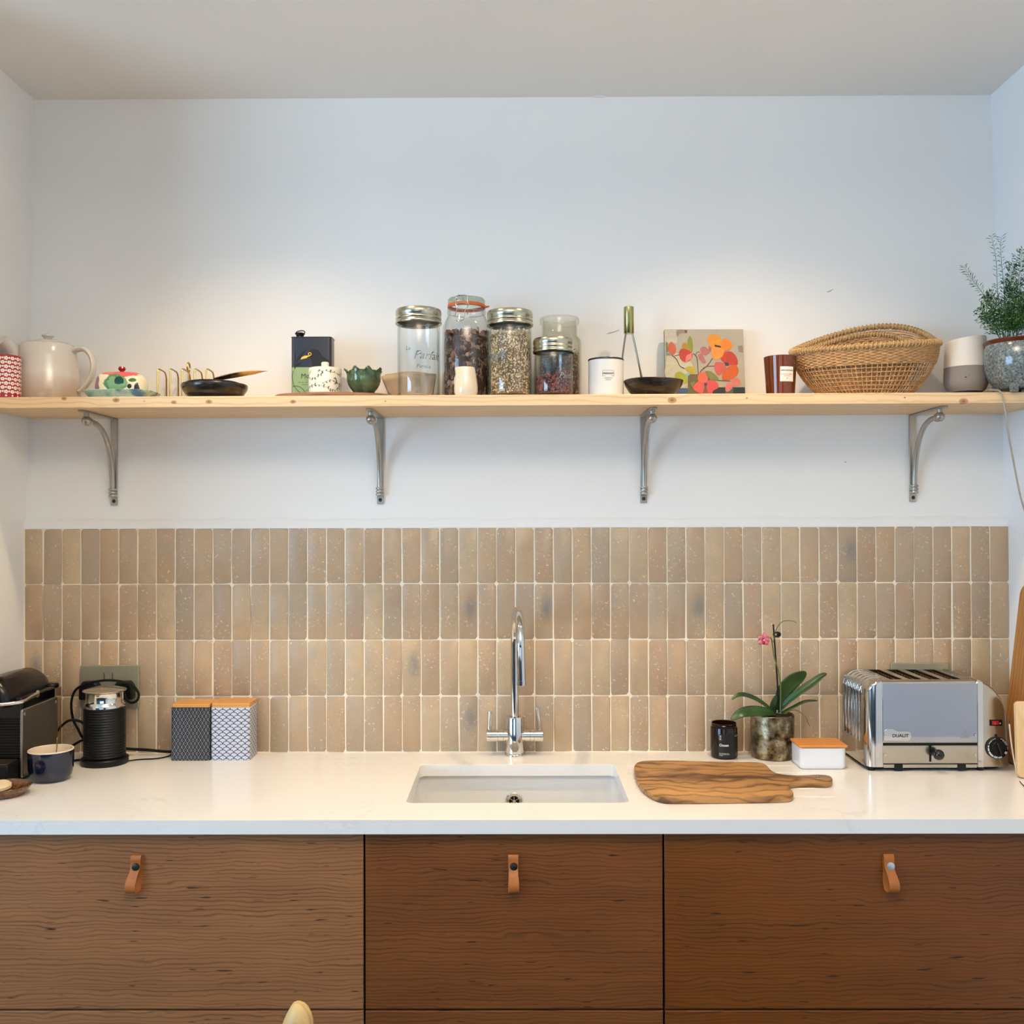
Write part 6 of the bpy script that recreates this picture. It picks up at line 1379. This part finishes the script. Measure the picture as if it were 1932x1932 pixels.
mb = MB(); mb.prism(rrect(0, .078, 0.002, hp_, .010, 5), -.016, .0, Matrix.Rotation(PI/2, 4, 'X')); o = mb.obj('small_board', wood('pale_beech_board', (232, 198, 150), (206, 166, 114), 'Z', freq=380, wav=.03, fine=.4, rough=.5), loc=(xa_, Yp, ZC), bevel=.002, seg=3); o.rotation_euler = (-.06, 0, -.12); tag(o, 'small pale wooden board standing at the right edge of the worktop', 'chopping board')
pa, pb_ = P(1904.5, 1367, 2.44)-P(1919, 1466, 2.44), P(1919, 1466, 2.44)
base_ = Vector((pb_.x, 2.44, ZC)); hz = pa.z+(pb_.z-ZC)
mb = MB(); dx_ = pa.x; rg = []
for s_ in (0, .2, .4, .6, .8, 1):
    xx = dx_*(1-(1-s_)**1.0)+.004*math.sin(PI*s_)*-.6; rg.append([Vector((xx-.0008, -.002, .001+hz*s_)), Vector((xx+.0008, -.002, .001+hz*s_)), Vector((xx+.0008+.0, .003, .001+hz*s_)), Vector((xx-.0008, .003, .001+hz*s_))])
mb.rings(rg, True, True, True); o = mb.obj('cutting_mat', M('white_plastic_sheet', (226, 212, 190), .4), loc=base_); tag(o, 'thin white plastic cutting mat leaning between toaster and boards', 'cutting mat')
mb = MB(); lp_ = spline([ct(1924, 1475)+Vector((0, 0, .0012)), ct(1930, 1482)+Vector((0, 0, .0012)), ct(1940, 1490)+Vector((0, 0, .0012)), ct(1950, 1486)+Vector((0, 0, .0012))], 5); o0 = lp_[0].copy()
mb.tube([p_-o0 for p_ in lp_], .0012, 6); o = mb.obj('leather_cord', M('brown_cord', (70, 44, 28), .7), loc=o0); tag(o, 'short thin dark cord lying below the pale board at the right edge', 'cord')

# ------------------------------------------------------------------ chair in the foreground: only the tip of one back post shows
m_ash = wood('ash_chair', (206, 176, 120), (160, 122, 70), 'Z', freq=300, wav=.03, fine=.4, rough=.45)
tipp = P(561, 1889, 1.42); b = Vector((tipp.x-.02, 1.24, 0)); t = thing('wooden_chair', 'pale wooden chair in the foreground, only the rounded tip of its back showing', 'chair', b)
def lp2(x, y, z_): return (x, y, z_)
ty = 1.42-b.y; tx = tipp.x-b.x; tz = tipp.z
mb = MB(); pts = [(tx-.13, ty, .44), (tx-.09, ty, .55), (tx-.05, ty, .66), (tx-.018, ty, .75), (tx-.003, ty, tz-.06)]+[(tx+a_, ty, tz-d_) for a_, d_ in ((0, .042), (.001, .034), (.002, .026), (.002, .018), (.0015, .011), (.0005, .006), (0, .0025), (0, 0))]
mb.tube(pts, [.014, .016, .018, .021, .0225, .0225, .0222, .0205, .0178, .0142, .0105, .0068, .0015], 24); mb.obj('back_post', m_ash, t)
mb = MB(); pts2 = spline([(tx-.13, -.2, .44), (tx-.085, -.21, .62), (tx-.06, -.215, .72), (tx-.05, -.215, .78)], 6); mb.tube(pts2, .014, 16); mb.obj('back_post', m_ash, t)
mb = MB(); mb.tube(spline([(tx-.04, ty-.01, .69), (tx-.02, .05, .68), (tx-.02, -.08, .68), (tx-.057, -.205, .69)], 6), .014, 12, flat=2.0); mb.obj('back_rail', m_ash, t)
mb = MB(); mb.prism(superell(.22, .215, 4, 40), .43, .455, Matrix.Translation((tx-.34, -.01, 0))); mb.obj('seat', m_ash, t, bevel=.006)
for x, y in ((-.16, .17), (-.16, -.19), (-.52, .16), (-.52, -.18)):
    mb = MB(); mb.tube([(tx+x, y, .44), (tx+x*1.03, y*1.05, 0.001)], [.017, .012], 14); mb.obj('leg', m_ash, t)

# give every group member with shared object data its own look kept; final tidy
for o in bpy.data.objects:
    if o.type == 'MESH' and o.parent is None and not o.get('kind') and not o.get('category'): print('UNTAGGED', o.name)
